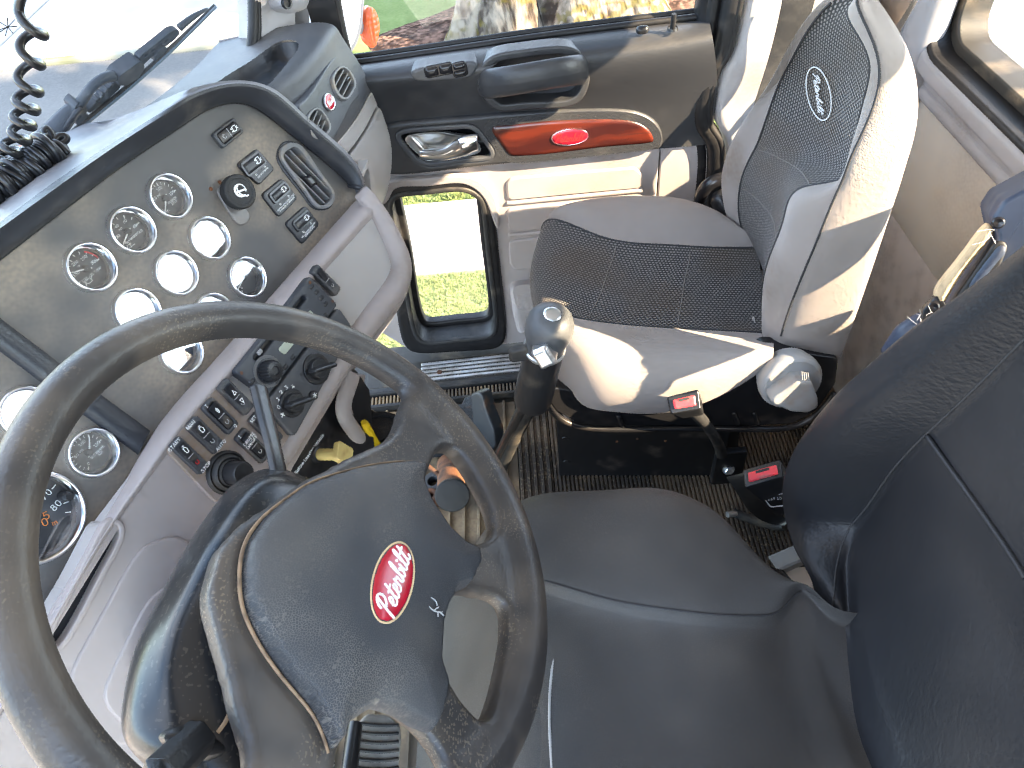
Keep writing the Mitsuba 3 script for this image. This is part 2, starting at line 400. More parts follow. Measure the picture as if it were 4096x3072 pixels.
def hub_leather(p, n, uv):
    k = leather_h(560, p, uv); w = smoothstep(.40, .70, f3(p, 15, 4.0))
    c = mix(mi.Color3f(.032, .035, .041), mi.Color3f(.06, .058, .056), smoothstep(.45, .8, f3(p, 10)))
    return mix(c, mi.Color3f(.24, .21, .175), (1 - k) * (.10 + .48 * w))
mat('hub_leather', hub_leather, .42, lambda p, n, uv: leather_h(560, p, uv) + .4 * n3(p, 400), .0007)
def rim_col(p, n, uv):
    w = smoothstep(.38, .66, f3(p, 16, 1.0)); g = smoothstep(.58, .80, n3(p, 640)) * smoothstep(.44, .66, f3(p, 20, 5.0))
    c = mix(mi.Color3f(.036, .032, .030), mi.Color3f(.078, .064, .052), w)
    return mix(c, mi.Color3f(.20, .155, .105), g * .42)
mat('rim_rubber', rim_col, .40, lambda p, n, uv: n3(p, 300) * .5 + n3(p, 700) * .4 + smoothstep(.6, .78, n3(p, 330)) * .5, .00025)
mat('seam_tan', soiled((.26, .17, .10), (.12, .08, .05), 120, .4, .7), .8)
mat('thread_pale', (.17, .155, .14), .8)
mat('thread_dark', (.03, .03, .032), .7)

def wood(p, n, uv):
    w = fbm(p.x * 6.0, p.z * 55.0 + 2.2 * fbm(p.x * 9, p.z * 9), 0, 4)
    s = smoothstep(.52, .72, noise(p.x * 9, p.z * 260, 2.0)) * smoothstep(.35, .6, w)
    c = mix(mi.Color3f(.034, .0042, .0022), mi.Color3f(.098, .013, .004), smoothstep(.3, .72, w))
    return mix(c, mi.Color3f(.05, .010, .006), s * .7)
mat('wood_gloss', wood, .28, clearcoat=1.0, clearcoat_gloss=.97)

def mat_floor(p, n, uv):
    k = f3(p, 12); c = mix(mi.Color3f(.035, .028, .022), mi.Color3f(.14, .10, .065), smoothstep(.35, .75, k))
    c = mix(c, mi.Color3f(.25, .185, .11), smoothstep(.66, .8, n3(p, 300)) * .5)
    return c
mat('mat_rubber', mat_floor, .8, pebble, .0006)
mat('mat_dusty', soiled((.10, .078, .054), (.30, .22, .13), 14, .3, .65), .9, pebble, .0006)
mat('rib_black', soiled((.03, .027, .022), (.15, .115, .075), 20, .5, .8), .6, pebble, .0004)

scene['gauge_glass'] = {'type': 'thindielectric', 'int_ior': 2.1}
scene['window_glass'] = {'type': 'thindielectric', 'int_ior': 1.5}
scene['amber_lens'] = {'type': 'twosided', 'bsdf': {'type': 'bumpmap', 'tex': proc(lambda p, n, uv: dr.abs(dr.sin(p.z * 260)) + dr.abs(dr.sin(p.x * 260)), 1e-3), 'scale': .002,
                       'bsdf': {'type': 'principled', 'base_color': rgb(.85, .12, .015), 'roughness': .15, 'specular': .6, 'clearcoat': 1.0}}}
# outdoors
mat('grass_ground', lambda p, n, uv: mix(mi.Color3f(.10, .15, .04), mi.Color3f(.28, .33, .13), f3(p, 3.0, 0.0, 4) * .7 + .3 * n3(p, 60)), .9, lambda p, n, uv: n3(p, 45) + n3(p, 110), .03, eps=4e-3, spec=.1)
mat('dry_grass', lambda p, n, uv: mix(mi.Color3f(.16, .22, .08), mi.Color3f(.34, .38, .19), f3(p, 3.0, 0.0, 4) * .6 + .4 * n3(p, 70)), .9, lambda p, n, uv: n3(p, 45) + n3(p, 110), .03, eps=4e-3, spec=.1)
mat('mulch', lambda p, n, uv: mix(mi.Color3f(.05, .03, .022), mi.Color3f(.24, .14, .10), smoothstep(.3, .75, n3(p, 40) * .6 + n3(p, 14) * .4)), .95, lambda p, n, uv: n3(p, 40) + n3(p, 90), .03, eps=4e-3, spec=.1)
mat('concrete', lambda p, n, uv: mix(mi.Color3f(.30, .29, .27), mi.Color3f(.42, .40, .37), f3(p, 2.5, 0, 4)), .9, spec=.2)
mat('asphalt', lambda p, n, uv: mix(mi.Color3f(.085, .083, .08), mi.Color3f(.17, .165, .155), f3(p, 1.6, 0, 4) * .6 + .4 * n3(p, 70)), .9, spec=.2)
mat('moss_strip', lambda p, n, uv: mix(mi.Color3f(.13, .14, .07), mi.Color3f(.27, .26, .21), smoothstep(.3, .6, f3(p, 3.0))), .95, spec=.1)
def bark(p, n, uv):
    k = fbm(p.x * 16 + p.y * 9, p.y * 14, p.z * 4.0, 4); g = smoothstep(.30, .62, k)
    c = mix(mi.Color3f(.035, .026, .02), mi.Color3f(.25, .21, .165), g)
    low = smoothstep(.9, -1.2, p.z); m = smoothstep(.55, .68, f3(p, 5.0, 2.0) * .75 + .32 * low + .12 * smoothstep(.2, -.6, p.x - dr.floor(p.x)) - .1) * smoothstep(.35, .6, n3(p, 26))
    return mix(c, mix(mi.Color3f(.05, .052, .010), mi.Color3f(.16, .115, .018), n3(p, 40)), m * .7)
mat('bark', bark, .95, lambda p, n, uv: fbm(p.x * 16 + p.y * 9, p.y * 14, p.z * 4.0, 4), .06, eps=4e-3, spec=.1)
mat('leaf', lambda p, n, uv: mix(mi.Color3f(.035, .07, .012), mi.Color3f(.10, .15, .03), n3(p, 2.0)), .7, spec=.2)
mat('mirror_white', (.80, .80, .79), .3)
mat('red_paint', (.55, .03, .02), .25, clearcoat=1.0)

# ---------------------------------------------------------------- the place outside
GZ = -1.20
def sheet(name, x0, x1, y0, y1, z, m, **k):
    return add(name, mesh([[x0, y0, z], [x1, y0, z], [x1, y1, z], [x0, y1, z]], [[0, 1, 2], [0, 2, 3]]), m, smooth=False, kind='structure', **k)
sheet('ground', -90, 90, -90, 90, GZ - .012, 'grass_ground')
sheet('grass_verge', -1.3, 60, 2.2, 3.2, GZ + .002, 'dry_grass')
sheet('street', -60, 60, -14, 2.15, GZ + .0, 'concrete')
add('kerb', box(V(-1.3, 2.15, GZ - .05), V(60, 2.28, GZ + .04), .015), 'concrete', kind='structure')
add('sidewalk', box(V(-1.3, 3.12, GZ - .1), V(60, 3.80, GZ + .012), .006), 'concrete', kind='structure')
sheet('rear_yard', 2.3, 60, 2.15, 14, GZ + .016, 'concrete')
sheet('driveway', -30, -1.3, 2.15, 6.5, GZ + .004, 'asphalt')
add('driveway_kerb', box(V(-30, 6.52, GZ - .05), V(-1.55, 6.60, GZ + .04), .02), 'moss_strip', kind='structure')
for i in range(5):
    add('pavement', box(V(-1.56 - 3.1 * (i + 1) + .012, 6.66, GZ - .05), V(-1.56 - 3.1 * i - .012, 12.5, GZ + .03), .012), 'concrete', kind='structure')
bed = circ(1.0, 60); bed = bed * (1 + .12 * np.sin(bed[:, :1] * 3.1 + 1) + .07 * np.cos(bed[:, 1:] * 5)) * V(1.75, 1.05)
gp = Pl(V(.52, 6.30, GZ), V(0, 0, 1), V(1, 0, 0))
add('mulch_bed', pillow(gp, bed, -.012, .05, .5, .06), 'mulch', kind='structure', smooth=True)
# grass blades near the windows
def blades(n, x0, x1, y0, y1, hmin, hmax, w):
    P = np.stack([rng.uniform(x0, x1, n), rng.uniform(y0, y1, n), np.full(n, GZ - .015)], 1)
    keep = (((P[:, 0] - .35) / 2.2)**2 + ((P[:, 1] - 6.35) / 1.45)**2 > 1) & ~((P[:, 1] > 3.1) & (P[:, 1] < 3.82)); P = P[keep]; n = len(P)
    a = rng.uniform(0, 6.28, n); s = np.stack([np.cos(a), np.sin(a), 0 * a], 1) * w; t = np.stack([rng.normal(0, .35, n), rng.normal(0, .35, n), np.ones(n)], 1) * rng.uniform(hmin, hmax, (n, 1))
    v = np.stack([P - s, P + s, P + t], 1).reshape(-1, 3)
    return mesh(v, np.arange(3 * n).reshape(-1, 3))
add('verge_grass', blades(60000, -1.25, 1.5, 2.3, 3.12, .02, .045, .004), 'dry_grass', smooth=False, kind='stuff', label='pale dry grass between the kerb and the sidewalk')
add('grass', cat([blades(20000, -1.25, 1.5, 3.8, 5.3, .02, .05, .004), blades(60000, -1.25, 4, 3.8, 11, .03, .06, .007)]), 'grass_ground', smooth=False, kind='stuff', label='short lawn grass beside the sidewalk')

def trunk(spec, flare, seed, n=40, m=60):
    """Trunk from (x, y, z, radius) stations with root flare and furrowed bark."""
    S = curve(np.array(spec, float), m); a = np.linspace(0, 2 * np.pi, n, endpoint=False); rows = []
    for k, (x, y, z, r) in enumerate(S):
        t = max(0, 1 - (z - GZ) / 1.1)
        rr = r * (1 + flare * t**2.2 * (1 + .5 * np.sin(a * 5 + seed) + .3 * np.sin(a * 3 + 2 * seed)))
        P = np.stack([x + rr * np.cos(a), y + rr * np.sin(a), np.full(n, z)], 1)
        f = meshkit.fbm(P * V(7, 7, 2.2), 3, seed) - .5
        rr = rr * (1 + .16 * f); P[:, :2] = np.stack([x + rr * np.cos(a), y + rr * np.sin(a)], 1); rows.append(P)
    G = np.array(rows); G = np.concatenate([G, G[:, :1]], 1)
    return grid_mesh(G)[0]
tree = thing('maple_tree', 'two stemmed maple with mossy furrowed bark on a mulch bed outside the passenger window', 'tree')
T1 = [(-.10, 6.15, GZ - .1, .27), (-.05, 6.15, GZ + .4, .235), (.02, 6.2, GZ + 1.2, .21), (.05, 6.3, 1.5, .18), (-.2, 6.5, 4, .14)]
T2 = [(.78, 6.35, GZ - .1, .42), (.72, 6.35, GZ + .4, .37), (.68, 6.4, GZ + 1.2, .33), (.8, 6.5, 1.5, .28), (1.3, 6.9, 4.2, .2)]
add('trunk', trunk(T1, .55, 3), 'bark', tree, smooth=True)
add('trunk', trunk(T2, .55, 5), 'bark', tree, smooth=True)
def leaves(c, r, n, s):
    d = rng.normal(size=(n, 3)); d /= np.linalg.norm(d, axis=1, keepdims=True); P = c + d * r * rng.uniform(.35, 1, (n, 1))**.6
    P = P[meshkit.noise(P * 1.1, 4) > .42]; n = len(P)
    a, b = rng.normal(size=(n, 3)) * s, rng.normal(size=(n, 3)) * s
    return mesh(np.stack([P, P + a, P + b, P + a + b], 1).reshape(-1, 3), (np.arange(n)[:, None, None] * 4 + np.array([[0, 1, 3], [0, 3, 2]])).reshape(-1, 3))
def limb(c, r, n, s, thr=.46):
    d = rng.normal(size=(n, 3)); d /= np.linalg.norm(d, axis=1, keepdims=True); P = np.array(c) + d * np.array(r) * rng.uniform(0, 1, (n, 1))**.5
    P = P[meshkit.noise(P * V(.9, .9, .3), 9) > thr]; n = len(P); a, b = rng.normal(size=(n, 3)) * s, rng.normal(size=(n, 3)) * s
    return mesh(np.stack([P, P + a, P + b, P + a + b], 1).reshape(-1, 3), (np.arange(n)[:, None, None] * 4 + np.array([[0, 1, 3], [0, 3, 2]])).reshape(-1, 3))
add('crown', cat([leaves(V(-.8, 7.4, 6.4), V(3, 2.4, 1.6), 6000, .08), leaves(V(1.6, 7.8, 6.8), V(2.6, 2.4, 1.8), 6000, .08),
                  limb((6.9, .9, 5.2), (2.8, 1.0, .5), 8000, .10, .52), limb((4.6, 4.4, 5.3), (2.8, 1.8, .6), 16000, .10, .47), limb((2.6, 5.6, 5.6), (2.4, 1.6, .6), 9000, .10, .48)]), 'leaf', tree, smooth=False)


# ---------------------------------------------------------------- the cab: floor, walls, roof, pillars
mat('headliner', (.62, .61, .60), .9)
YD = 1.27                                   # inner face of the passenger door
XR = 0.72                                   # rear wall
ROOF = 1.52
add('cab_floor', box(V(-1.0, -.14, -.06), V(.80, 1.33, -.012), .004), 'rib_black', kind='structure')
# ribbed mat: fine ribs under the seats, broad ribs in the foot well
def ribs(x0, x1, pitch, w, h, y0, y1):
    xs = [x0]; zs = [0.0]
    for x in np.arange(x0, x1, pitch):
        xs += [x, x + w * .2, x + w * .8, x + w]; zs += [0, h, h, 0]
    xs.append(x1); zs.append(0.0); xs, zs = np.array(xs), np.array(zs)
    ys = np.linspace(y0, y1, 12)
    G = np.stack(np.broadcast_arrays(xs[:, None], ys[None], zs[:, None]), -1)
    return grid_mesh(G)[0]
add('floor_mat', ribs(.022, .79, .0085, .0062, .0045, -.1, 1.22), 'mat_rubber', smooth=False, kind='structure')
add('floor_mat', ribs(-.050, .020, .0145, .009, .006, -.1, 1.15), 'mat_rubber', smooth=False, kind='structure')
add('foot_well_mat', ribs(-.95, -.052, .030, .007, .008, -.1, 1.100), 'mat_dusty', smooth=False, kind='structure')
# door sill: ribbed aluminium strip with rubber edges
sl = Pl(V(-.1, 1.2, .012), V(0, 0, 1), V(1, .030, 0))
sill = thing('door_sill_plate', 'worn aluminium door sill plate with long grooves under the passenger door', 'sill plate')
add('base', plate(sl, rrect(.66, .075, .004, (.03, .008)), -.015, .004, .002), 'rib_black', sill)
for i in range(5):
    add('strip', plate(sl, rrect(.44, .0072, .0015, (.05, -.020 + .0128 * i)), .003, .0085, .0012), 'sill_alu', sill)
add('screw', lathe([(.0065, .004), (.0065, .0095), (.005, .0105), (.002, .0098), (0.0005, .0098)], sl, (-.125, -.002)), 'rust', sill)
add('rubber_edge', plate(sl, rrect(.70, .018, .006, (.03, -.042)), -.01, .010, .004), 'black_rubber', sill)
add('ribbed_edge', cat([plate(sl, rrect(.0045, .026, .001, (-.30 + .0085 * i, -.066)), -.012, .002, .001) for i in range(76)]), 'mat_dusty', sill, kind='stuff')
add('rubber_edge', plate(sl, rrect(.70, .008, .003, (.03, -.084)), -.012, .006, .003), 'black_rubber', sill)

# rear wall with its window
rw = Pl(V(XR, 0, 0), V(-1, 0, 0), V(0, -1, 0))     # u = -y, v = z
wl = at(3706, 180, x=XR)                             # lower passenger-side corner of the window seal
WY1, WZ0, WY0, WZ1 = wl[1], at(3812, 300, x=XR)[2], .06, 1.15
win = lambda d, r: rrect(WY1 - WY0 + 2 * d, WZ1 - WZ0 + 2 * d, r, (-(WY0 + WY1) / 2, (WZ0 + WZ1) / 2))
rear = thing('rear_wall', 'light grey padded rear cab wall around the back window', 'wall'); labels[rear] = {'kind': 'structure'}
crease = .385
ledge = WZ0 - .055
def wallslab(z0, z1, y0, y1, x, t=.05):
    return box(V(x, y0, z0), V(x + t, y1, z1), .006)
add('frame_panel', plate(rw, rrect(1.50, ROOF + .12 - ledge, .004, (-.585, (ROOF + .12 + ledge) / 2)), -.06, .0, .003, holes=[win(.012, .075)], step=.012), 'trim_grey', rear)
add('frame_rim', plate(rw, win(.030, .09), -.002, .022, .010, holes=[win(-.004, .06)], step=.008, nb=5), 'trim_grey', rear)
add('window_seal', plate(rw, win(.006, .066), -.05, .016, .006, holes=[win(-.012, .05)], step=.008), 'seal_rubber', rear)
add('window_seal', plate(rw, win(-.010, .05), -.07, -.022, .004, holes=[win(-.030, .04)], step=.008), 'rib_black', rear)
gl = rw.lift(-.045)
add('glass', mesh(gl.w(win(-.030, .04)), [[0, i, i + 1] for i in range(1, len(win(-.030, .04)) - 1)]), 'window_glass', rear, smooth=False)
add('ledge_bead', box(V(XR - .006, -.14, ledge - .022), V(XR + .05, 1.30, ledge + .006), .012), 'trim_grey', rear)
add('padded_panel', grid_mesh(patch([[V(XR + .012, 1.29, ledge - .005), V(XR + .012, .6, ledge - .005), V(XR + .012, -.14, ledge - .005)],
                                      [V(XR - .004, 1.29, .50), V(XR - .010, .6, .50), V(XR - .004, -.14, .50)],
                                      [V(XR - .008, 1.29, crease), V(XR - .008, .6, crease), V(XR - .008, -.14, crease)], [V(XR + .004, 1.29, crease - .02), V(XR + .004, .6, crease - .02), V(XR + .004, -.14, crease - .02)]], 20, 20))[0], 'tan_wall', rear, smooth=True)
add('carpet_panel', grid_mesh(patch([[V(XR + .01, 1.29, crease + .012), V(XR + .01, -.14, crease + .012)], [V(XR - .010, 1.29, crease - .004), V(XR - .010, -.14, crease - .004)], [V(XR - .05, 1.29, .2), V(XR - .05, -.14, .2)], [V(XR - .06, 1.29, .0), V(XR - .06, -.14, .0)]], 12, 8))[0], 'carpet', rear, smooth=True)

# roof, driver side pillars (behind and beside the camera) and side walls
add('ceiling', box(V(-.52, -.14, ROOF), V(XR + .08, 1.36, ROOF + .06), .02), 'headliner', kind='structure')
add('driver_rear_pillar', box(V(.21, -.17, -.05), V(XR + .06, -.07, ROOF + .02), .02), 'trim_grey', kind='structure')
add('driver_front_pillar', box(V(-.62, -.16, -.05), V(-.44, -.10, ROOF + .02), .02), 'trim_grey', kind='structure')
# passenger side: body side behind the door
side = thing('passenger_rear_pillar', 'grey trimmed side pillar behind the passenger door', 'pillar'); labels[side] = {'kind': 'structure'}
Y2 = 1.255
bp = [at(2990, 0, y=Y2), at(2968, 110, y=Y2), at(2935, 225, y=Y2), at(2897, 284, y=Y2), at(2862, 440, y=Y2), at(2872, 510, y=Y2), at(2904, 561, y=Y2), at(2908, 720, y=Y2)]
sp = Pl(V(.5, Y2, .5), V(0, -1, 0), V(1, 0, 0))
def onsp(P): P = np.asarray(P) - sp.o; return np.stack([P @ sp.u, P @ sp.v], 1)
edge = [np.array([bp[0][0] + .03, Y2, ROOF])] + bp + [np.array([bp[-1][0] + .01, Y2, 0])]
ec = curve(edge, 60)
outline = np.vstack([onsp(ec), onsp([V(XR + .02, Y2, 0), V(XR + .02, Y2, ROOF)])])
add('trim', plate(sp, outline, -.07, 0, .014, nb=5), 'trim_grey', side)
add('corner_trim', tube([V(XR - .01, Y2 - .005, .39), V(XR - .01, Y2 - .005, .9), V(XR - .01, Y2 - .005, ROOF)], .035, 16, 20), 'trim_grey', side)
# rubber door seal running down the pillar edge
sealp = curve([p + V(-.022, .012, 0) for p in edge], 80)
add('door_seal', cat([tube(sealp, .017, 12), tube(sealp + V(-.026, .012, 0), .012, 10), tube(sealp + V(.010, -.010, 0), .007, 8)]), 'seal_rubber', side, smooth=True, label='black ribbed rubber door seal')
add('door_jamb', cat([tube(curve([p + V(-.044, .045, 0) for p in edge], 60), .03, 12)]), 'black_paint', side, smooth=True)

# lap and shoulder belt hanging beside the passenger seat
belt = thing('seat_belt', 'dark webbing of the passenger seat belt hanging behind the seat', 'seat belt')
yb = 1.215
L = curve([at(3141, -60, y=yb), at(3110, 100, y=yb), at(3062, 280, y=yb), at(3012, 440, y=yb - .02), at(2990, 620, y=yb - .03)], 40)
Rr = curve([at(3275, -60, y=yb), at(3232, 100, y=yb), at(3170, 280, y=yb), at(3100, 440, y=yb - .02), at(3060, 620, y=yb - .03)], 40)
G = np.stack([L, (L + Rr) / 2 + V(0, -.003, 0), Rr], 1)
m1 = grid_mesh(G)[0]; G2 = G + V(0, .002, 0); add('webbing', cat([m1, grid_mesh(G2)[0]]), 'webbing', belt, smooth=True)
Lb, Rb = L + V(.075, .02, 0), Rr + V(.05, .02, 0)
add('webbing', grid_mesh(np.stack([Lb, Rb], 1))[0], 'webbing', belt, smooth=True)
# seat adjuster tube at the rear of the passenger cushion, by the door

# ---------------------------------------------------------------- passenger door
def crop(ox, oy, s): return lambda *pts: [(ox + s * a, oy + s * b) for a, b in pts]
def cutout(m, pl, outline, uv=None):
    """Removes the faces of a sheet that lie inside an outline on a plane."""
    c = m.vertices[m.faces].mean(1) - pl.o
    inside = shapely.contains_xy(poly(outline), c @ pl.u, c @ pl.v)
    return mesh(m.vertices, m.faces[~inside])
door = thing('passenger_door', 'passenger door with black padded top, wood trim panel and grey lower panel with small window', 'door')
dp = Pl(V(0, YD, .4), V(0, -1, 0), V(1, 0, 0))
k2, k4 = crop(1500, 400, .633), crop(1500, 150, .5877)
hole = spl2(dp.px([(1572, 805), (1600, 776), (1720, 762), (1850, 753), (1910, 785), (1930, 850), (1950, 1040), (1976, 1280), (1955, 1326), (1830, 1343), (1705, 1352), (1668, 1315), (1625, 1090), (1585, 900)]), 120)
gasket = spl2(dp.px([(1535, 800), (1565, 735), (1700, 716), (1860, 706), (1945, 760), (1978, 850), (2000, 1050), (2024, 1325), (1990, 1382), (1830, 1398), (1655, 1400), (1605, 1340), (1570, 1090), (1545, 930)]), 140)
lowline = dp.px([(1380, 705), (1540, 690), (2640, 592)])
x0 = -.42; seamx = dp.px([(2640, 592), (2625, 790)])
lower = np.vstack([[[x0, lowline[0, 1]]], lowline, seamx[1:], [[seamx[1, 0] - .01, .03 - .4], [-.20, .015 - .4], [-.30, .03 - .4], [-.36, .10 - .4], [x0, .14 - .4]]])
add('lower_panel', plate(dp, rnd(lower, .004), -.05, 0, .003, holes=[inset(ccw(gasket), .012)], step=.008), 'door_plastic', door)
rear_low = np.vstack([dp.px([(2643, 592), (2843, 574)]), [[.395, .30 - .4], [.39, .03 - .4], [seamx[1, 0] - .007, .03 - .4]], seamx[::-1] + V(.003, 0)])
add('lower_panel', plate(dp, rnd(rear_low, .003), -.05, -.001, .003, step=.008), 'door_plastic', door)
# lower window: grey inner surround, rubber gasket, glass
add('window_gasket', plate(dp, gasket, -.07, .012, .009, holes=[hole], step=.006, nb=5), 'seal_rubber', door)
add('window_gasket', plate(dp, inset(ccw(hole), -.010), .005, .0155, .004, holes=[inset(ccw(hole), .001)], step=.006), 'black_rubber', door)
add('window_surround', plate(dp, spl2(dp.px([(1500, 800), (1545, 722), (1700, 700), (1865, 690), (1962, 745), (1992, 830), (1990, 905), (1965, 850), (1930, 775), (1855, 724), (1700, 733), (1580, 745), (1545, 800)]), 120), 0, .014, .004), 'door_plastic', door)
gq = dp.lift(-.055); hq = inset(ccw(hole), -.02)
add('lower_glass', mesh(gq.w(hq), [[0, i, i + 1] for i in range(1, len(hq) - 1)]), 'window_glass', door, smooth=False)
add('window_seal', plate(dp, inset(ccw(hole), -.016), -.065, -.042, .006, holes=[inset(ccw(hole), .012)], step=.006), 'seal_rubber', door)
# embossed pads
for q in ([(828, 520), (850, 488), (1250, 450), (1640, 420), (1690, 462), (1696, 552), (1250, 592), (835, 632)], [(830, 682), (1250, 640), (1700, 592), (1712, 640), (1700, 720), (1060, 812), (842, 832)], [(845, 884), (1060, 858), (1300, 840), (1400, 1040), (1000, 1062), (880, 1068), (850, 1030)]):
    add('embossed_pad', plate(dp, rnd(dp.px(k2(*q)), .012), -.002, .005, .0045, nb=5), 'door_plastic', door)
for a, b in (((835, 650), (1690, 566)), ((843, 852), (1090, 832))):
    P = curve(dp.px(k2(a, b)), 20); add('embossed_rib', tube(dp.w(P, .000), .0055, 12), 'door_plastic', door, smooth=True)
# map pocket
po = dp.px(k2((848, 1150), (905, 1140), (1100, 1128), (1250, 1120), (1250, 1420), (900, 1440), (872, 1330)))
add('map_pocket', plate(dp, rnd(po, .012), -.002, .030, .016, holes=[rnd(dp.px(k2((910, 1150), (1230, 1128), (1230, 1222), (932, 1240))), .004)], nb=6), 'door_plastic', door)
add('pocket_floor', plate(dp, rnd(dp.px(k2((905, 1145), (1235, 1122), (1235, 1230), (928, 1245))), .004), -.004, .001, .001), 'black_rubber', door)

# padded black upper panel
rows = [[at(1396, 262, y=1.300), at(1800, 206, y=1.300), at(2200, 148, y=1.300), at(2560, 103, y=1.300), at(2838, 70, y=1.300)],
        [at(1398, 280, y=1.262), at(1800, 226, y=1.262), at(2200, 172, y=1.262), at(2560, 130, y=1.262), at(2840, 96, y=1.262)],
        [at(1405, 330, y=1.232), at(1800, 288, y=1.228), at(2200, 240, y=1.226), at(2560, 205, y=1.226), at(2852, 160, y=1.232)],
        [at(1420, 410, y=1.250), at(1800, 372, y=1.244), at(2200, 350, y=1.238), at(2560, 330, y=1.238), at(2868, 300, y=1.245)],
        [at(1450, 530, y=1.262), at(1800, 475, y=1.262), at(2200, 455, y=1.260), at(2560, 440, y=1.258), at(2862, 430, y=1.258)],
        [at(1500, 700, y=1.264), at(1800, 671, y=1.264), at(2200, 634, y=1.264), at(2560, 602, y=1.264), at(2846, 577, y=1.264)]]
up = Pl(V(0, 1.232, .65), V(0, -1, 0), V(1, 0, 0))
well = spl2(up.px(k4((735, 262), (800, 168), (1000, 122), (1300, 100), (1395, 150), (1425, 230), (1410, 340), (1370, 405), (1280, 438), (1000, 452), (860, 462), (800, 425), (748, 350))), 90)
um = grid_mesh(patch(rows, 160, 300))[0]
um = cutout(um, up, inset(ccw(well), .004))
# pull handle in its well
add('handle_well', pillow(up, inset(ccw(well), -.004), -.002, -.040, .03, .005), 'face_vinyl', door, smooth=True)
add('well_rim', plate(up, inset(ccw(well), -.010), -.03, .004, .004, holes=[inset(ccw(well), .004)], nb=4), 'door_vinyl', door)
add('well_pocket', plate(up.lift(-.028), rnd(up.px(k4((895, 372), (1240, 322), (1242, 345), (1215, 372), (930, 398), (905, 390))), .004), 0, .004, .002), 'black_plastic', door)
gp_ = [at(*k4(q)[0], y=y) for q, y in (((742, 318), 1.25), ((790, 312), 1.215), ((900, 298), 1.190), ((1080, 268), 1.184), ((1260, 238), 1.190), ((1372, 222), 1.212), ((1410, 222), 1.25))]
gc = curve(gp_, 60)
A_ = np.linspace(0, 2 * np.pi, 24, endpoint=False); prof = np.stack([.014 * np.cos(A_), .0245 * np.sin(A_)], 1); prof = np.vstack([prof, prof[:1]])
add('pull_handle', sweep(gc, prof, V(0, 0, 1)), 'door_vinyl', door, smooth=True)
# switch plate
sw = up.lift(.0)
so = spl2(sw.px(k4((245, 240), (262, 214), (400, 182), (560, 162), (672, 155), (698, 172), (694, 205), (660, 252), (590, 270), (430, 284), (320, 288), (265, 272))), 80)
add('switch_plate', plate(sw, so, -.03, .008, .005, nb=5), 'face_vinyl', door)
for q, w, h in (((435, 208), .050, .021), ((576, 203), .027, .026)):
    c = sw.px(k4(q))[0]; key = add('window_switch', plate(sw, rrect(w, h, .006, c, .10), .006, .0095, .002), 'black_gloss', door)
    for s in (-1, 1):
        cc = c + V(s * w * .24 * math.cos(.1), s * w * .24 * math.sin(.1)) if w > .04 else c + V(0, s * h * .22)
        add('rocker', pillow(sw, rrect(w * .46 if w > .04 else w * .8, h * .8 if w > .04 else h * .42, .004, cc, .10), .008, .006, .008, .002), 'black_gloss', key, smooth=True)
# lower moulding with release handle and wood panel
md = Pl(V(0, 1.262, .56), V(0, -1, 0), V(1, 0, 0))
mo = spl2(md.px(k4((40, 640), (70, 590), (160, 566), (640, 524), (850, 504), (1200, 482), (1500, 470), (1700, 478), (1830, 512), (1920, 580), (1955, 670), (1950, 720), (1925, 745), (1700, 768), (1240, 816), (700, 868), (80, 915), (40, 860))), 160)
rc = spl2(md.px(k4((158, 655), (180, 628), (350, 602), (560, 588), (650, 590), (700, 622), (775, 720), (800, 772), (780, 800), (600, 820), (400, 848), (320, 838), (250, 790), (190, 715))), 90)
wd = spl2(md.px(k4((787, 612), (806, 582), (900, 570), (1100, 548), (1400, 531), (1600, 530), (1760, 546), (1850, 590), (1893, 650), (1896, 690), (1868, 706), (1600, 731), (1250, 774), (960, 797), (905, 785), (850, 715))), 120)
add('upper_panel', cutout(um, md, rc), 'door_vinyl', door, smooth=True)
add('moulding', plate(md, mo, -.012, .010, .008, holes=[inset(ccw(rc), .0), inset(ccw(wd), -.004)], nb=6, step=.005), 'door_vinyl', door)
add('release_recess', pillow(md, rc, .006, -.040, .016, .004), 'black_plastic', door, smooth=True)
add('recess_rim', plate(md, inset(ccw(rc), -.004), .004, .0125, .003, holes=[inset(ccw(rc), .005)], nb=4), 'face_vinyl', door)
bowl = spl2(md.px(k4((205, 690), (290, 650), (450, 640), (560, 660), (640, 672), (705, 720), (720, 770), (640, 800), (480, 836), (340, 834), (290, 790))), 80)
add('release_bowl', pillow(md.lift(.002), bowl, .0, -.026, .02, .004), 'worn_chrome', door, smooth=True)
lv = curve([at(*k4(q)[0], y=y) for q, y in (((300, 798), 1.262), ((400, 800), 1.256), ((500, 786), 1.246), ((600, 740), 1.240), ((700, 712), 1.240))], 40)
lr = np.interp(np.linspace(0, 1, 40), [0, .25, .5, .75, 1], [.010, .0115, .014, .019, .016])
A_ = np.linspace(0, 2 * np.pi, 20, endpoint=False)
tt = np.gradient(lv, axis=0); tt /= np.linalg.norm(tt, axis=1, keepdims=True); s1 = np.cross(tt, V(0, 1, 0)); s1 /= np.linalg.norm(s1, axis=1, keepdims=True); s2 = np.cross(s1, tt)
LG = lv[:, None] + lr[:, None, None] * (np.cos(A_)[None, :, None] * s1[:, None] + .55 * np.sin(A_)[None, :, None] * s2[:, None])
LG = np.concatenate([LG, LG[:, :1]], 1); LG = np.concatenate([np.repeat(lv[:1, None], 21, 1), LG, np.repeat(lv[-1:, None], 21, 1)], 0)
add('release_lever', grid_mesh(LG)[0], 'chrome', door, smooth=True)
wp = add('wood_panel', pillow(md, wd, .004, .009, .010, .0022, skirt=.006), 'wood_gloss', door, smooth=True, label='glossy red brown wood grain panel with oval red badge')

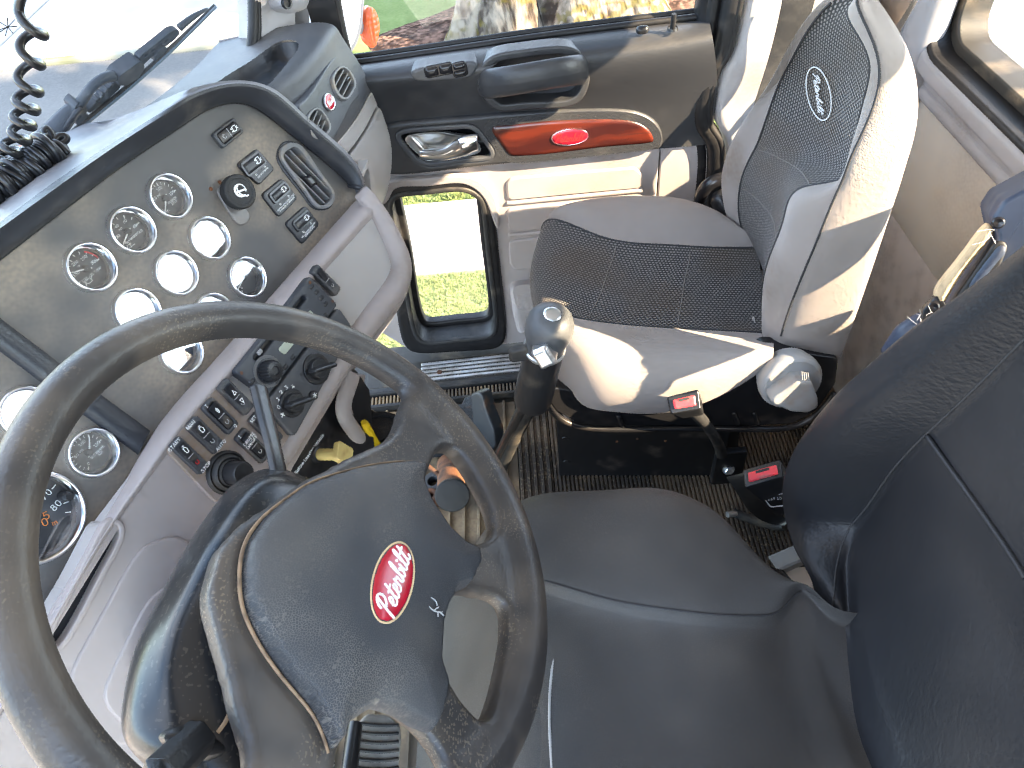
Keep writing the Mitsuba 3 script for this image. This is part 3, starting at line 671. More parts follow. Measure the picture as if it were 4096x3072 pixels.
PB = {'P': [[(.25, .0), (.45, 1.0), (.75, 2.1)], [(.15, 1.55), (.5, 2.15), (1.05, 2.25), (1.35, 1.85), (1.1, 1.3), (.5, 1.1)]],
      'e': [[(0, .45), (.42, .62), (.50, .95), (.27, 1.02), (.08, .65), (.14, .2), (.45, .1), (.8, .4)]],
      't': [[(0, .4), (.25, 1.1), (.45, 1.85)], [(.25, 1.1), (.12, .4), (.3, .1), (.65, .4)], [(-.05, 1.3), (.75, 1.36)]],
      'r': [[(0, .4), (.16, 1.08), (.3, .88), (.55, .95), (.5, .35), (.68, .1), (.9, .4)]],
      'b': [[(0, .4), (.4, 1.75), (.42, 2.15), (.24, 1.85), (.14, .4), (.4, .1), (.66, .45), (.55, .9), (.85, .75)]],
      'i': [[(0, .45), (.16, 1.0), (.14, .3), (.32, .1), (.6, .4)], [(.3, 1.45)]],
      'l': [[(0, .4), (.42, 1.75), (.44, 2.15), (.24, 1.85), (.14, .35), (.34, .1), (.65, .4)]]}
def script_word(pl, c, length, ang, h, width=.16, depth=.0006, heavy=1.0):
    """The truck maker's name in joined script."""
    lines, x = [], 0.0
    for ch, adv in zip('Peterbilt', (1.25, .8, .65, .8, .9, .85, .6, .65, .6)):
        lines += [[(x + a + .22 * b, b) for a, b in s] for s in PB[ch]]; x += adv
    k = length / (x + .5)
    return strokes(pl, [[((a - (x + .5) / 2) * k, (b - 1.05) * k) for a, b in s] for s in lines], width * k * heavy, c, ang, h, depth)
def badge(name, pl, c, rx, ry, ang, parent, h=0.0, textmat='print_white', rim='chrome', lettering=None, red='badge_red', **k):
    e = affinity.translate(affinity.rotate(sg.Polygon(circ(rx, 64, ry=ry)), math.degrees(ang), origin=(0, 0)), *c); o = np.array(e.exterior.coords)[:-1]
    key = add(name, pillow(pl, o, h + .0018, .0022, ry * .8, ry / 7), red, parent, smooth=True, **k)
    add('rim', plate(pl, inset(ccw(o), -.0012), h, h + .0030, .0009, holes=[inset(ccw(o), .0008)], step=.002), rim, key)
    add('lettering', script_word(pl, c, rx * 1.72, ang, h + .0036, depth=.0010, width=.22), textmat, key)
    return key
c = md.px(k4((1322, 652)))[0]; e2 = md.px(k4((1448, 640)))[0]; e3 = md.px(k4((1318, 706)))[0]
badge('badge', md, c, np.linalg.norm(e2 - c) * .97, np.linalg.norm(e3 - c) * .97, math.atan2(*(e2 - c)[::-1]), wp if False else door, .0125, textmat='print_red', label='oval red badge on the wood panel')
# sill, seal and glass of the main window
sillc = curve([r for r in rows[0]], 30)
add('sill_seal', cat([tube(sillc + V(0, -.006, .006), .006, 8), tube(sillc + V(0, .012, .008), .006, 8)]), 'seal_rubber', door, smooth=True)
yg = 1.315
gz = [at(1380, 262, y=yg), at(2900, 68, y=yg)]
add('window_glass', mesh([gz[0] + V(0, 0, -.03), gz[1] + V(0, 0, -.03), V(.40, yg, ROOF), V(-.20, yg, ROOF)], [[0, 1, 2], [0, 2, 3]]), 'window_glass', door, smooth=False)
lk = at(2690, 118, y=1.245)
add('lock_pin', cat([lathe([(.0001, .026), (.004, .026), (.0045, .022), (.0045, .0)], Pl(lk, V(0, -.1, 1)), n=14), lathe([(.008, .004), (.0095, .0)], Pl(lk, V(0, -.1, 1)), n=14)]), 'black_plastic', door, smooth=40)
lk = at(2560, 120, y=1.25); add('bumper', hull([(lk, .007), (lk + V(.008, 0, 0), .007)]), 'black_plastic', door)
# front and top frame of the door window
add('window_frame', plate(Pl(V(0, 1.275, .8), V(0, -1, 0), V(1, 0, 0)), Pl(V(0, 1.275, .8), V(0, -1, 0), V(1, 0, 0)).px([(1250, -330), (1270, -330), (1402, 262), (1400, 290), (1340, 240), (1262, 160), (1200, -60)]), -.03, 0, .004), 'black_paint', door)
add('window_frame', box(V(-.22, 1.26, ROOF - .06), V(.40, 1.31, ROOF + .02), .01), 'black_paint', door)
fr = Pl(V(0, 1.262, .8), V(0, -1, 0), V(1, 0, 0))
add('quarter_post', tube(curve([at(1322, -300, y=1.285), at(1345, 0, y=1.285), at(1404, 262, y=1.285)], 30), .008, 8), 'black_rubber', door, smooth=True)

# ---------------------------------------------------------------- dashboard
GN = V(.8154, -.4072, .4115)
GP = Pl(CAM - unit(GN) * .868, GN)            # gauge panel, turned towards the driver
CP = Pl(CAM - unit(GN) * .800, GN)            # console below it, standing proud
dash = thing('dashboard', 'dark gauge panel over a grey console, wrapping round the driver, dusty', 'dashboard')
inner = [(-160, 1170), (0, 1040), (253, 842), (506, 652), (696, 525), (823, 443), (905, 415), (987, 418), (1076, 468), (1171, 544), (1266, 620), (1348, 690), (1398, 742)]
# panel
po = np.vstack([GP.px(curve(inner, 90)), GP.px([(1465, 770), (1050, 1232), (640, 1702), (400, 2092), (180, 2462), (-60, 2860), (-260, 3190), (-620, 3190), (-520, 1400)])])
GC = [(361, 1070.5), (525.5, 922), (676, 787), (835.4, 954.4), (701, 1093.3), (985, 1110.6), (546.5, 1247), (853, 1258), (722, 1408), (370, 1810), (105, 1650)]
gauge_holes = [circ(.0275, 40, GP.px([q])[0]) for q in GC] + [circ(.0485, 60, (.1485, -.281))]
k6 = crop(800, 400, .3616)
vent_out = spl2(GP.px(k6((868, 560), (950, 490), (1060, 492), (1150, 570), (1300, 790), (1450, 1000), (1470, 1070), (1440, 1160), (1350, 1208), (1250, 1180), (1150, 1040), (890, 690))), 90)
vent_in = spl2(GP.px(k6((900, 620), (960, 556), (1040, 534), (1110, 598), (1270, 810), (1425, 1010), (1443, 1062), (1405, 1130), (1318, 1172), (1235, 1110), (1120, 950), (925, 690))), 90)
add('gauge_panel', plate(GP, po, -.06, 0, .002, step=.006, holes=gauge_holes + [inset(ccw(vent_out), .002)]), 'dash_panel', dash)
# padded brow round the panel
path_in = curve(inner, 60)
ridge = curve([(-160, 1035), (0, 915), (217, 758), (434, 604), (640, 470), (775, 392), (900, 350), (1010, 348), (1106, 386), (1203, 470), (1298, 553), (1400, 650), (1452, 752)], 60)
far = curve([(-160, 905), (0, 787), (217, 602), (434, 499), (640, 402), (775, 352), (899, 329), (1013, 332), (1112, 372), (1210, 458), (1306, 540), (1408, 638), (1458, 750)], 60)
rows = []
for k in range(60):
    i, r, f = path_in[k], ridge[k], far[k]; w = np.clip((28 - k) / 10, 0, 1)     # w: dash top runs on to the windshield
    P = [at(*i, pl=GP, h=-.002), at(*(i * .85 + r * .15), pl=GP, h=.012), at(*(i * .5 + r * .5), pl=GP, h=.022), at(*(i * .12 + r * .88), pl=GP, h=.029), at(*r, pl=GP, h=.030)]
    q = r * .8 + f * .2; a = at(*f, pl=GP, h=.022); b = at(*f, z=.812)
    e = a * (1 - w) + b * w
    P += [P[-1] * .75 + e * .25 + V(0, 0, .003), P[-1] * .4 + e * .6 + V(0, 0, .002), e, e + V(-.02, .0, -.025) * (1 - w) + w * V(-.03, .02, -.004), e + V(-.05, 0, -.075) * (1 - w) + w * V(-.06, .05, -.02)]
    rows.append(P)
Gw = np.array([np.concatenate([CubicSpline(np.arange(5), np.array(r[:5]))(np.linspace(0, 4, 25)), CubicSpline(np.arange(6), np.array(r[4:]))(np.linspace(0, 5, 31))[1:]]) for r in rows])
Gw = CubicSpline(np.arange(60), Gw, axis=0)(np.linspace(0, 59, 150))
add('brow', grid_mesh(Gw[:, :28])[0], 'brow_vinyl', dash, smooth=True, label='black padded brow curving over the gauge panel')
add('dash_top', grid_mesh(Gw[:, 27:])[0], 'dash_top', dash, smooth=True)
seam = np.array([at(*(i * .97 + r * .03), pl=GP, h=.002) for i, r in zip(path_in, ridge)])
add('panel_groove', tube(seam, .0014, 6), 'black_rubber', dash, smooth=True)
cap = cat([tube([at(*(path_in[-1] * (1 - t) + ridge[-1] * t), pl=GP, h=h) for t, h in ((0, 0), (.5, .021), (1, .028))], .004, 8, 10)])
add('brow_end', cap, 'brow_vinyl', dash, smooth=True)

# passenger side: dash top, face, glove box
w_ = unit(V(.13, .9915, 0))
prof = [at(1225, 132, y=1.2), at(1300, 140, y=1.2), at(1335, 180, y=1.2), at(1374, 239, y=1.2), at(1424, 318, y=1.2), at(1461, 410, y=1.2)]
prof[0] = prof[1] + V(-.09, 0, .004)
S_ = np.linspace(-.04, .46, 24)
def run(P, s0=-.04, s1=.34, n=24): return [[p - w_ * s - V(.9 * s * abs(s), 0, 0) for s in np.linspace(s0, s1, n)] for p in P]
topm = grid_mesh(patch(run([prof[0] + V(-.10, 0, -.012), prof[0], prof[1], prof[2], prof[3], prof[4], prof[5]], n=40), 150, 160))[0]
tp = Pl(prof[1] + V(-.03, 0, .001), V(0, 0, 1), V(1, 0, 0))
tray = spl2(tp.px([(860, 335), (950, 280), (1030, 232), (1107, 182), (1165, 172), (1200, 182), (1204, 205), (1180, 240), (1120, 310), (1064, 360), (980, 400), (860, 430), (800, 400)]), 90)
top_mesh = cutout(topm, tp, inset(ccw(tray), .003))
add('tray', pillow(tp, inset(ccw(tray), -.003), .001, -.030, .035, .006), 'brow_vinyl', dash, smooth=True, label='shallow storage tray in the dash top')
for i in range(0):
    a = at(1190 + 24 * i, 152 + 5 * i, z=prof[1][2] + .001); add('defrost_fin', box(a + V(-.010, -.003, -.004), a + V(.006, .003, .005), .0015), 'face_vinyl', dash)
fpn = np.cross(w_, prof[4] - prof[3]); fpn = fpn if fpn[0] > 0 else -fpn
FP = Pl((prof[3] + prof[5]) / 2, fpn, w_)
k1 = crop(900, 0, .48216)
fo = spl2(FP.px(k1((940, 468), (1000, 510), (1105, 770), (1095, 810), (1040, 880), (880, 1170), (820, 1160), (600, 905), (640, 840), (880, 490))), 100)
V1o = spl2(FP.px(k1((862, 650), (930, 566), (1000, 592), (1056, 690), (1040, 765), (970, 842), (900, 795), (862, 700))), 60)
V1i = spl2(FP.px(k1((880, 655), (935, 582), (995, 605), (1040, 692), (1027, 755), (968, 822), (912, 780), (880, 700))), 60)
V2o = spl2(FP.px(k1((664, 960), (735, 908), (795, 955), (846, 1055), (825, 1122), (760, 1180), (690, 1120), (650, 1020))), 60)
V2i = spl2(FP.px(k1((680, 968), (735, 924), (788, 965), (830, 1055), (812, 1110), (757, 1160), (700, 1108), (668, 1020))), 60)
top_mesh = cutout(cutout(top_mesh, FP, inset(ccw(V1o), .002)), FP, inset(ccw(V2o), .002))
add('top_cover', top_mesh, 'face_vinyl', dash, smooth=True)
add('vent_panel', plate(FP, fo, -.02, .0035, .003, step=.006, holes=[inset(ccw(V1o), .002), inset(ccw(V2o), .002)]), 'face_vinyl', dash)
mat('vent_brown', soiled((.15, .105, .07), (.34, .25, .16), 40, .3, .65), .8)
mat('blade_grey', soiled((.17, .17, .17), (.28, .23, .17), 50, .45, .8), .55)
def vent(pl, outer, opening, along, tabpx, parent, bars=3, cross=4, h=.003):
    """An air outlet: frame, dark throat, long blades, cross vanes and a thumb tab."""
    key = add('air_vent', plate(pl, outer, h - .02, h + .004, .0009, holes=[opening], step=.003), 'blade_grey', parent)
    add('throat', plate(pl, inset(ccw(opening), -.002), h - .05, h - .020, .001), 'vent_brown', key)
    g = poly(opening); a, b = pl.px(along); d = unit(b - a); nrm = V(-d[1], d[0]); c = np.array(g.centroid.coords[0])
    half = max(abs((np.array(g.exterior.coords) - c) @ nrm)); L = max(abs((np.array(g.exterior.coords) - c) @ d))
    for i in range(bars):
        o = c + nrm * half * 2 * ((i + 1) / (bars + 1) - .5)
        s = sg.LineString([o - d * .3, o + d * .3]).intersection(g)
        if s.is_empty: continue
        q = np.array(s.buffer(.0011, cap_style=2).exterior.coords)[:-1]; add('blade', plate(pl, q, h - .016, h + .001, .0004, nb=1), 'blade_grey', key)
    for i in range(cross):
        o = c + d * L * 2 * ((i + 1) / (cross + 1) - .5); dd = unit(nrm + .15 * d)
        s = sg.LineString([o - dd * .2, o + dd * .2]).intersection(g)
        if s.is_empty: continue
        q = np.array(s.buffer(.0010, cap_style=2).exterior.coords)[:-1]; add('vane', plate(pl, q, h - .030, h - .012, .0004, nb=1), 'vent_brown', key)
    t = pl.px(tabpx); add('tab', pillow(pl, rnd(t, .002), h - .008, .013, .005, .0015, skirt=.008), 'black_gloss', key, smooth=True)
    return key
vent(FP, V1o, V1i, k1((900, 790), (1000, 600)), k1((975, 665), (1000, 632), (1018, 660), (990, 700)), dash, 3, 2, .004)
vent(FP, V2o, V2i, k1((690, 1100), (760, 930)), k1((735, 1060), (757, 1030), (772, 1055), (750, 1090)), dash, 3, 2, .004)
c = FP.px(k1((838, 858)))[0]; e2 = FP.px(k1((850, 797)))[0]; e3 = FP.px(k1((875, 845)))[0]
badge('badge', FP, c, .0165, .0105, -.05, dash, .005, red='badge_red', label='small oval red badge between two air vents')
# grey band and glove box under the face
gprof = [prof[5] + V(.001, 0, -.001), at(1486, 463, y=1.2)]
add('grey_band', grid_mesh(patch(run(gprof), 6, 24))[0], 'pale_plastic', dash, smooth=True)
gb = [at(1496, 478, y=1.2), at(1524, 545, y=1.2), at(1541, 608, y=1.2), at(1547, 694, y=1.2), at(1527, 817, y=1.2), at(1490, 900, y=1.2)]
gbox = add('glove_box', grid_mesh(patch(run([gb[0] + V(-.03, 0, .0)] + [gb[0] + V(-.004, 0, .001)] + gb), 50, 24))[0], 'pale_plastic', dash, smooth=True)
add('gap', grid_mesh(patch(run([gprof[1] + V(-.012, 0, .006), gb[0] + V(-.02, 0, -.01)]), 4, 8))[0], 'black_rubber', dash, smooth=True)
add('side', mesh(np.vstack([[p + w_ * .04 for p in [prof[0] + V(-.1, 0, -.01)] + prof + gprof + gb], [V(-.5, 1.24, .2)]]), [[15, i, i + 1] for i in range(0, 14)]), 'pale_plastic', dash, smooth=False)
gn = np.cross(w_, gb[3] - gb[1]); gn = gn if gn[0] > 0 else -gn
LP = Pl((gb[2] + gb[3]) / 2 + V(.004, 0, 0), gn, w_)
add('latch', plate(LP, rnd(LP.px(k1((1170, 1318), (1195, 1370), (1240, 1560), (1225, 1620), (1190, 1640), (1105, 1480))), .003), -.01, .0035, .002, holes=[rnd(LP.px(k1((1170, 1390), (1185, 1440), (1200, 1590), (1170, 1600), (1118, 1500))), .002)]), 'pale_plastic', gbox)

# --- gauges
def tick(pl, c, a, r0, r1, w, h):
    d = V(math.cos(a), math.sin(a)); q = np.array(sg.LineString([c + d * r0, c + d * r1]).buffer(w / 2, cap_style=2).exterior.coords)[:-1]
    return plate(pl, q, h - .0002, h + .0002, .00005, nb=1)
tilts = {985: .122, 835.4: .06, 546.5: .0, 853: .11, 370: .165, 701: .045, 722: .03}
def gauge(center, a0, a1, n, major, numbers, title, unit_txt, needle, R=.02835, red=None, icon=None, label=None, tilt=0.0):
    c = GP.px([center])[0]; D = R * .80; h = -.0105
    key = add('gauge', lathe([(R * 1.00, -.002), (R * 1.0, .003), (R * .975, .0062), (R * .93, .0078), (R * .885, .0070), (R * .85, .0045), (R * .825, .001), (R * .80, -.004)], GP, c, 64), 'chrome', dash, smooth=True, label=label)
    add('inner_ring', lathe([(R * .81, -.003), (R * .79, -.012)], GP, c, 48), 'dash_panel', key, smooth=True)
    add('dial', mesh(np.vstack([GP.w(circ(D, 48, c), h - .0006), GP.w([c], h - .0006)]), [[i, (i + 1) % 48, 48] for i in range(48)]), 'dial_black', key, smooth=False)
    ang = lambda t: math.radians(a0 + (a1 - a0) * t)
    add('scale', cat([tick(GP, c, ang(i / n), D * (.74 if i % major else .70), D * .88, .0007 if i % major else .0011, h) for i in range(n + 1)]), 'print_white', key, smooth=False)
    if red: add('red_band', plate(GP, np.vstack([c + D * .90 * np.stack([np.cos(t), np.sin(t)], 1) if s else (c + D * .82 * np.stack([np.cos(t), np.sin(t)], 1))[::-1] for s, t in ((1, np.radians(np.linspace(*red, 20))), (0, np.radians(np.linspace(*red, 20))))]), h - .0002, h + .0002, .00005, nb=1, step=.001), 'print_red', key, smooth=False)
    tx = [words(GP, t, c + D * .56 * V(math.cos(ang(k)), math.sin(ang(k))), .0033, 0, h - .0002) for t, k in numbers]
    tx += [words(GP, t, c + V(*o) * D, .0027, 0, h - .0002) for t, o in title]
    if unit_txt: tx.append(words(GP, unit_txt, c + V(-.16, .30) * D, .0022, 0, h - .0002))
    if icon is not None: tx.append(strokes(GP, [[(x * D, y * D) for x, y in l] for l in icon], .0007, c + V(-.34, -.52) * D, 0, h - .0002, .0004))
    add('lettering', cat(tx), 'print_white', key, smooth=False)
    add('hub', lathe([(.0042, -.0105), (.0042, -.0075), (.003, -.0065), (.0002, -.0065)], GP, c, 24), 'black_plastic', key, smooth=40)
    a = math.radians(needle); d = V(math.cos(a), math.sin(a)); nn = V(-d[1], d[0])
    q = [c - d * D * .26 + nn * .0010, c - d * D * .26 - nn * .0010, c + d * D * .86 - nn * .0004, c + d * D * .86 + nn * .0004]
    add('needle', plate(GP, np.array(q), -.0085, -.0072, .0002, nb=1), 'needle_white', key, smooth=False)
    gt = Pl(GP.w([c], .0006)[0], unit(GP.n + GP.v * (tilt or tilts.get(center[0], 0))), GP.u)
    add('glass', mesh(np.vstack([gt.w(circ(R * .83, 48)), gt.w([[0, 0]])]), [[i, (i + 1) % 48, 48] for i in range(48)]), 'gauge_glass', key, smooth=False)
    return key
can = [[(-.2, .1), (-.1, -.08), (.16, -.08), (.16, .1), (-.2, .1)], [(.16, .02), (.3, .12)], [(-.06, .1), (-.06, .2)]]
turbo = [[(-.2, .15), (.2, .15)], [(-.2, -.15), (.2, -.15)], [(-.08, 0), (.08, 0)], [(0, -.09), (0, .09)]]
axle = [[(-.2, .16), (-.2, -.02), (.05, -.02)], [(-.05, -.12), (-.05, -.11)], [(.1, -.12), (.1, -.11)]]
A0, A1 = 225, 0
gauge((361, 1070.5), A0, A1, 10, 5, [('100', .03), ('150', .25), ('200', .5), ('250', .75), ('300', .98)], [('OIL TEMP', (.25, -.36))], '°F', 158, red=(52, 4), icon=can, tilt=.13, label='oil temperature gauge with red band on its scale')
gauge((525.5, 922), A0, A1, 8, 2, [('0', .02), ('20', .25), ('40', .5), ('60', .75), ('80', 1)], [('MANIFOLD', (.30, -.36))], 'PSI', 205, icon=turbo, tilt=.13, label='manifold pressure gauge in the top row')
gauge((676, 787), A0, A1, 15, 5, [('50', .34), ('100', .66), ('150', 1)], [('PUSHER', (.30, -.30)), ('AXLE', (.30, -.45))], 'PSI', 222, icon=axle, tilt=.13, label='pusher axle gauge nearest the black phone mount')
for cc, t, nd, lb in (((835.4, 954.4), 'FUEL', 150, 'gauge below the pusher axle gauge'), ((701, 1093.3), 'WATER TEMP', 120, 'gauge at the centre of the gauge cluster'), ((985, 1110.6), 'TRANS TEMP', 200, 'gauge at the right end of the cluster beside the grey console'),
                  ((546.5, 1247), 'OIL PRESS', 100, 'gauge below the oil temperature gauge, cut by the wheel rim'), ((853, 1258), 'AXLE TEMP', 170, 'gauge half hidden above the wheel rim'), ((722, 1408), 'VOLTS', 90, 'gauge showing below the wheel rim')):
    gauge(cc, A0, A1, 8, 2, [('0', .02), ('50', .5), ('100', 1)], [], '', nd, label=lb)
gauge((370, 1810), A0, A1, 15, 5, [('0', 0), ('50', .34), ('100', .66), ('150', 1)], [('SEC BRAKE', (.28, -.30)), ('AIR', (.34, -.45))], 'PSI', 45, label='secondary brake air gauge with pale face inside the wheel')
gauge((105, 1650), A0, A1, 15, 5, [('30', .2), ('65', .6)], [], '', 60, label='gauge partly behind the left of the wheel rim')
# speedometer, mostly behind the wheel rim
sc, sR = V(.1485, -.281), .050
kk = add('speedometer', lathe([(sR, -.002), (sR, .004), (sR * .98, .0075), (sR * .95, .009), (sR * .92, .0075), (sR * .89, .003), (sR * .87, -.004)], GP, sc, 90), 'chrome', dash, smooth=True, label='large speedometer behind the left of the wheel rim')
add('inner_ring', lathe([(sR * .875, -.003), (sR * .86, -.014)], GP, sc, 60), 'dash_panel', kk, smooth=True)
add('dial', mesh(np.vstack([GP.w(circ(sR * .87, 60, sc), -.013), GP.w([sc], -.013)]), [[i, (i + 1) % 60, 60] for i in range(60)]), 'dial_black', kk, smooth=False)
add('scale', cat([tick(GP, sc, math.radians(225 - 270 * i / 16), sR * .70, sR * .82, .0012, -.0125) for i in range(17)] + [words(GP, t, sc + sR * .55 * V(math.cos(math.radians(a)), math.sin(math.radians(a))), .007, 0, -.0128) for t, a in (('60', 42), ('70', 8), ('50', 78), ('80', -26))]), 'print_white', kk, smooth=False)
add('reset_knob', lathe([(.0055, -.012), (.0055, .004), (.004, .007), (.0002, .0072)], GP, GP.px([(268, 1985)])[0], 24), 'black_plastic', kk, smooth=40)
add('display', plate(GP, rnd(GP.px([(165, 2045), (215, 2070), (235, 2105), (190, 2200), (110, 2200)]), .004), -.013, -.0118, .0004), 'black_plastic', kk)
add('digits', cat([words(GP, '5', GP.px([(184, 2062)], -.0118)[0], .0085, -.4, -.0116), words(GP, '0', GP.px([(178, 2088)], -.0118)[0], .0085, -.4, -.0116), words(GP, 'm', GP.px([(218, 2092)], -.0118)[0], .005, -.4, -.0116)]), 'digit_orange', kk, smooth=False)
mat('digit_orange', (.85, .25, .04), .5)
gt = Pl(GP.w([sc], .002)[0], unit(GP.n + GP.v * .06), GP.u)
add('glass', mesh(np.vstack([gt.w(circ(sR * .89, 60)), gt.w([[0, 0]])]), [[i, (i + 1) % 60, 60] for i in range(60)]), 'gauge_glass', kk, smooth=False)
# raised strip that parts the gauge panel
st = [(-120, 1150), (0, 1270), (150, 1385), (300, 1500), (450, 1612), (600, 1722)]
wv = [(60 + 4 * k) for k in range(6)]
G = [[at(x, y, pl=GP, h=-.001), at(x - 8, y + 18, pl=GP, h=.010), at(x - 22, y + 45, pl=GP, h=.013), at(x - 38, y + 78, pl=GP, h=.010), at(x - 48, y + 98, pl=GP, h=-.001)] for x, y in st]
add('divider_strip', grid_mesh(patch(G, 50, 24))[0], 'brow_vinyl', dash, smooth=True)

# --- grey console
L1 = [(1425, 798), (1250, 995), (1050, 1222), (845, 1455), (640, 1692), (520, 1890), (400, 2088), (180, 2455), (-60, 2850), (-260, 3180)]
G = []
for x, y in L1:
    s = np.interp(y, [1692, 2088], [1, .56])
    G.append([at(x, y, pl=GP, h=-.003), at(x + 6 * s, y + 3 * s, pl=GP, h=.020), at(x + 22 * s, y + 8 * s, pl=CP, h=-.024), at(x + 44 * s, y + 14 * s, pl=CP, h=-.008), at(x + 72 * s, y + 22 * s, pl=CP, h=.001), at(x + 92 * s, y + 28 * s, pl=CP, h=-.001), at(x + 104 * s, y + 32 * s, pl=CP, h=-.012)])
add('console_ledge', grid_mesh(patch(G, 80, 40))[0], 'lilac_plastic', dash, smooth=True)
edge_px = curve([(1470, 770), (1530, 850), (1590, 965), (1622, 1060), (1612, 1130), (1545, 1230), (1407, 1415), (1290, 1600), (1148, 1840), (1090, 1960)], 60)
left = [(a + 100 * np.interp(b, [1692, 2088], [1, .56]), b + 31 * np.interp(b, [1692, 2088], [1, .56])) for a, b in L1]
co = np.vstack([CP.px([(1524, 828)]), CP.px(edge_px[edge_px[:, 1] > 850]), CP.px([(1020, 2200), (1000, 3000), (600, 3400), (-300, 3400)]), CP.px(left)[::-1]])
slot = spl2(CP.px([(428, 2120), (452, 2096), (474, 2108), (476, 2150), (400, 2300), (240, 2580), (215, 2590), (215, 2540), (330, 2310)]), 60)
add('console_panel', plate(CP, co, -.05, -.006, .002, holes=[slot], step=.008), 'pale_plastic', dash, label='light grey console around radio and switches')
knee = CP.px([(735, 1735), (905, 1930), (1000, 2000), (1020, 2200), (1000, 3000), (600, 3400), (-300, 3390), (-196, 3200), (4, 2872), (240, 2476), (462, 2108), (598, 1912)])
add('knee_panel', plate(CP, rnd(knee, .004), -.02, -.003, .003, holes=[slot], step=.008), 'lilac_plastic', dash, label='lilac grey knee panel beside the steering column')
add('console_bead', tube(CP.w(CP.px(edge_px + V(-12, -4)), -.007), [.012, .016, .019, .020, .019, .016, .014, .013, .012], 18), 'lilac_plastic', dash, smooth=True)
fl = [[at(*(q + V(4, 2)), pl=CP, h=-.012), at(*(q + V(18, 34)), pl=CP, h=-.045), at(*(q + V(0, 75)), pl=CP, h=-.10), at(*(q + V(-30, 120)), pl=CP, h=-.17)] for q in edge_px[::3]]
add('console_flank', grid_mesh(patch(fl, 40, 20))[0], 'lilac_plastic', dash, smooth=True)
so_ = inset(ccw(slot), -.006)
add('slot_rim', plate(CP, so_, -.01, .0005, .002, holes=[slot], nb=4), 'lilac_plastic', dash)
add('slot_floor', plate(CP, inset(ccw(slot), -.001), -.018, -.013, .001), 'black_gloss', dash)
add('knee_relief', plate(CP, spl2(CP.px([(760, 2168), (620, 2166), (545, 2222), (430, 2420), (310, 2640), (285, 2760), (400, 2935), (480, 2980), (700, 2900), (800, 2500)]), 90), -.006, .0005, .003, nb=6), 'lilac_plastic', dash)
add('knee_relief', plate(CP, spl2(CP.px([(760, 2330), (650, 2352), (585, 2410), (500, 2570), (428, 2720), (415, 2800), (470, 2880), (560, 2930), (760, 2800)]), 90), -.002, .003, .003, nb=6), 'lilac_plastic', dash)

# --- rocker switches
def axes(pl, q):
    P = pl.px(q); c = P.mean(0); a = (P[1] + P[2] - P[0] - P[3]) / 2; b = (P[3] + P[2] - P[0] - P[1]) / 2
    return c, a, b
def rocker(pl, q, parent, marks=(), h=0.0, tail=None, label=None, red=False, upper=None):
    """q: the bezel's four corners, the first edge being the top one."""
    c, a, b = axes(pl, q); W, Hh = np.linalg.norm(a), np.linalg.norm(b); ang = math.atan2(b[1], b[0]) + math.pi / 2
    key = add('rocker_switch', plate(pl, rrect(W, Hh, W * .16, c, ang), h - .004, h + .005, .0016, holes=[rrect(W * .66, Hh * .80, W * .10, c, ang)], step=.003), 'switch_bezel', parent, label=label)
    f = pl.turn(c, ang); ww, hh = W * .60, Hh * .75
    y = np.linspace(-.5, .5, 24); z = h + .0035 + .0045 * np.clip(y * 2, 0, 1)**1.3 + .0012 * np.cos(y * np.pi) + .001
    G = np.array([f.w([[x * ww, t * hh] for x in (-.5, -.47, -.3, .3, .47, .5)], [zz - .005, zz - .0008, zz, zz, zz - .0008, zz - .005]) for t, zz in zip(y, z)])
    G = np.concatenate([G[:1] - f.n * .006, G, G[-1:] - f.n * .006])
    add('rocker', grid_mesh(G)[0], 'switch_black', key, smooth=50)
    add('lens_line', plate(f, rrect(ww, .0006, .0002, (0, .0)), h + .0052, h + .0064, .0001, nb=1), 'print_grey', key)
    m = [strokes(f, [[(x * ww, t * hh) for x, t in l] for l in ln], .0008, (0, 0), 0, h + .0088, .0004) for ln in ([marks] if marks else [])]
    if m: add('symbol', cat(m), 'print_white', key, smooth=False)
    add('indicator', strokes(f, [[(ww * .2 * math.cos(t), -hh * .28 + hh * .07 * math.sin(t)) for t in np.linspace(0, 2 * np.pi, 13)]], .0007, (0, 0), 0, h + .0050, .0004), 'print_red' if red else 'print_grey', key, smooth=False)
    return key, f, W, Hh
mat('switch_bezel', soiled((.040, .042, .046), (.14, .115, .09), 50, .5, .85), .42)
mat('radio_face', soiled((.034, .038, .046), (.10, .09, .075), 40, .5, .85), .36)
sq = lambda cx, cy, r: [(cx + r * math.cos(t), cy + r * math.sin(t)) for t in np.linspace(0, 2 * np.pi, 9)]
mat('switch_panel', soiled((.27, .235, .235), (.24, .175, .12), 18, .3, .62), .55, pebble, .0002)
add('switch_panel', plate(CP, rnd(CP.px([(648, 1786), (885, 1512), (1180, 1745), (1060, 1905), (960, 1990), (862, 2012)]), .012), -.01, .0005, .002), 'switch_panel', dash)
engine = [[(-.2, .18), (.1, .18), (.2, .28), (.1, .36), (-.2, .36), (-.2, .18)], [(0, .36), (0, .42)], [(-.1, .42), (.1, .42)]]
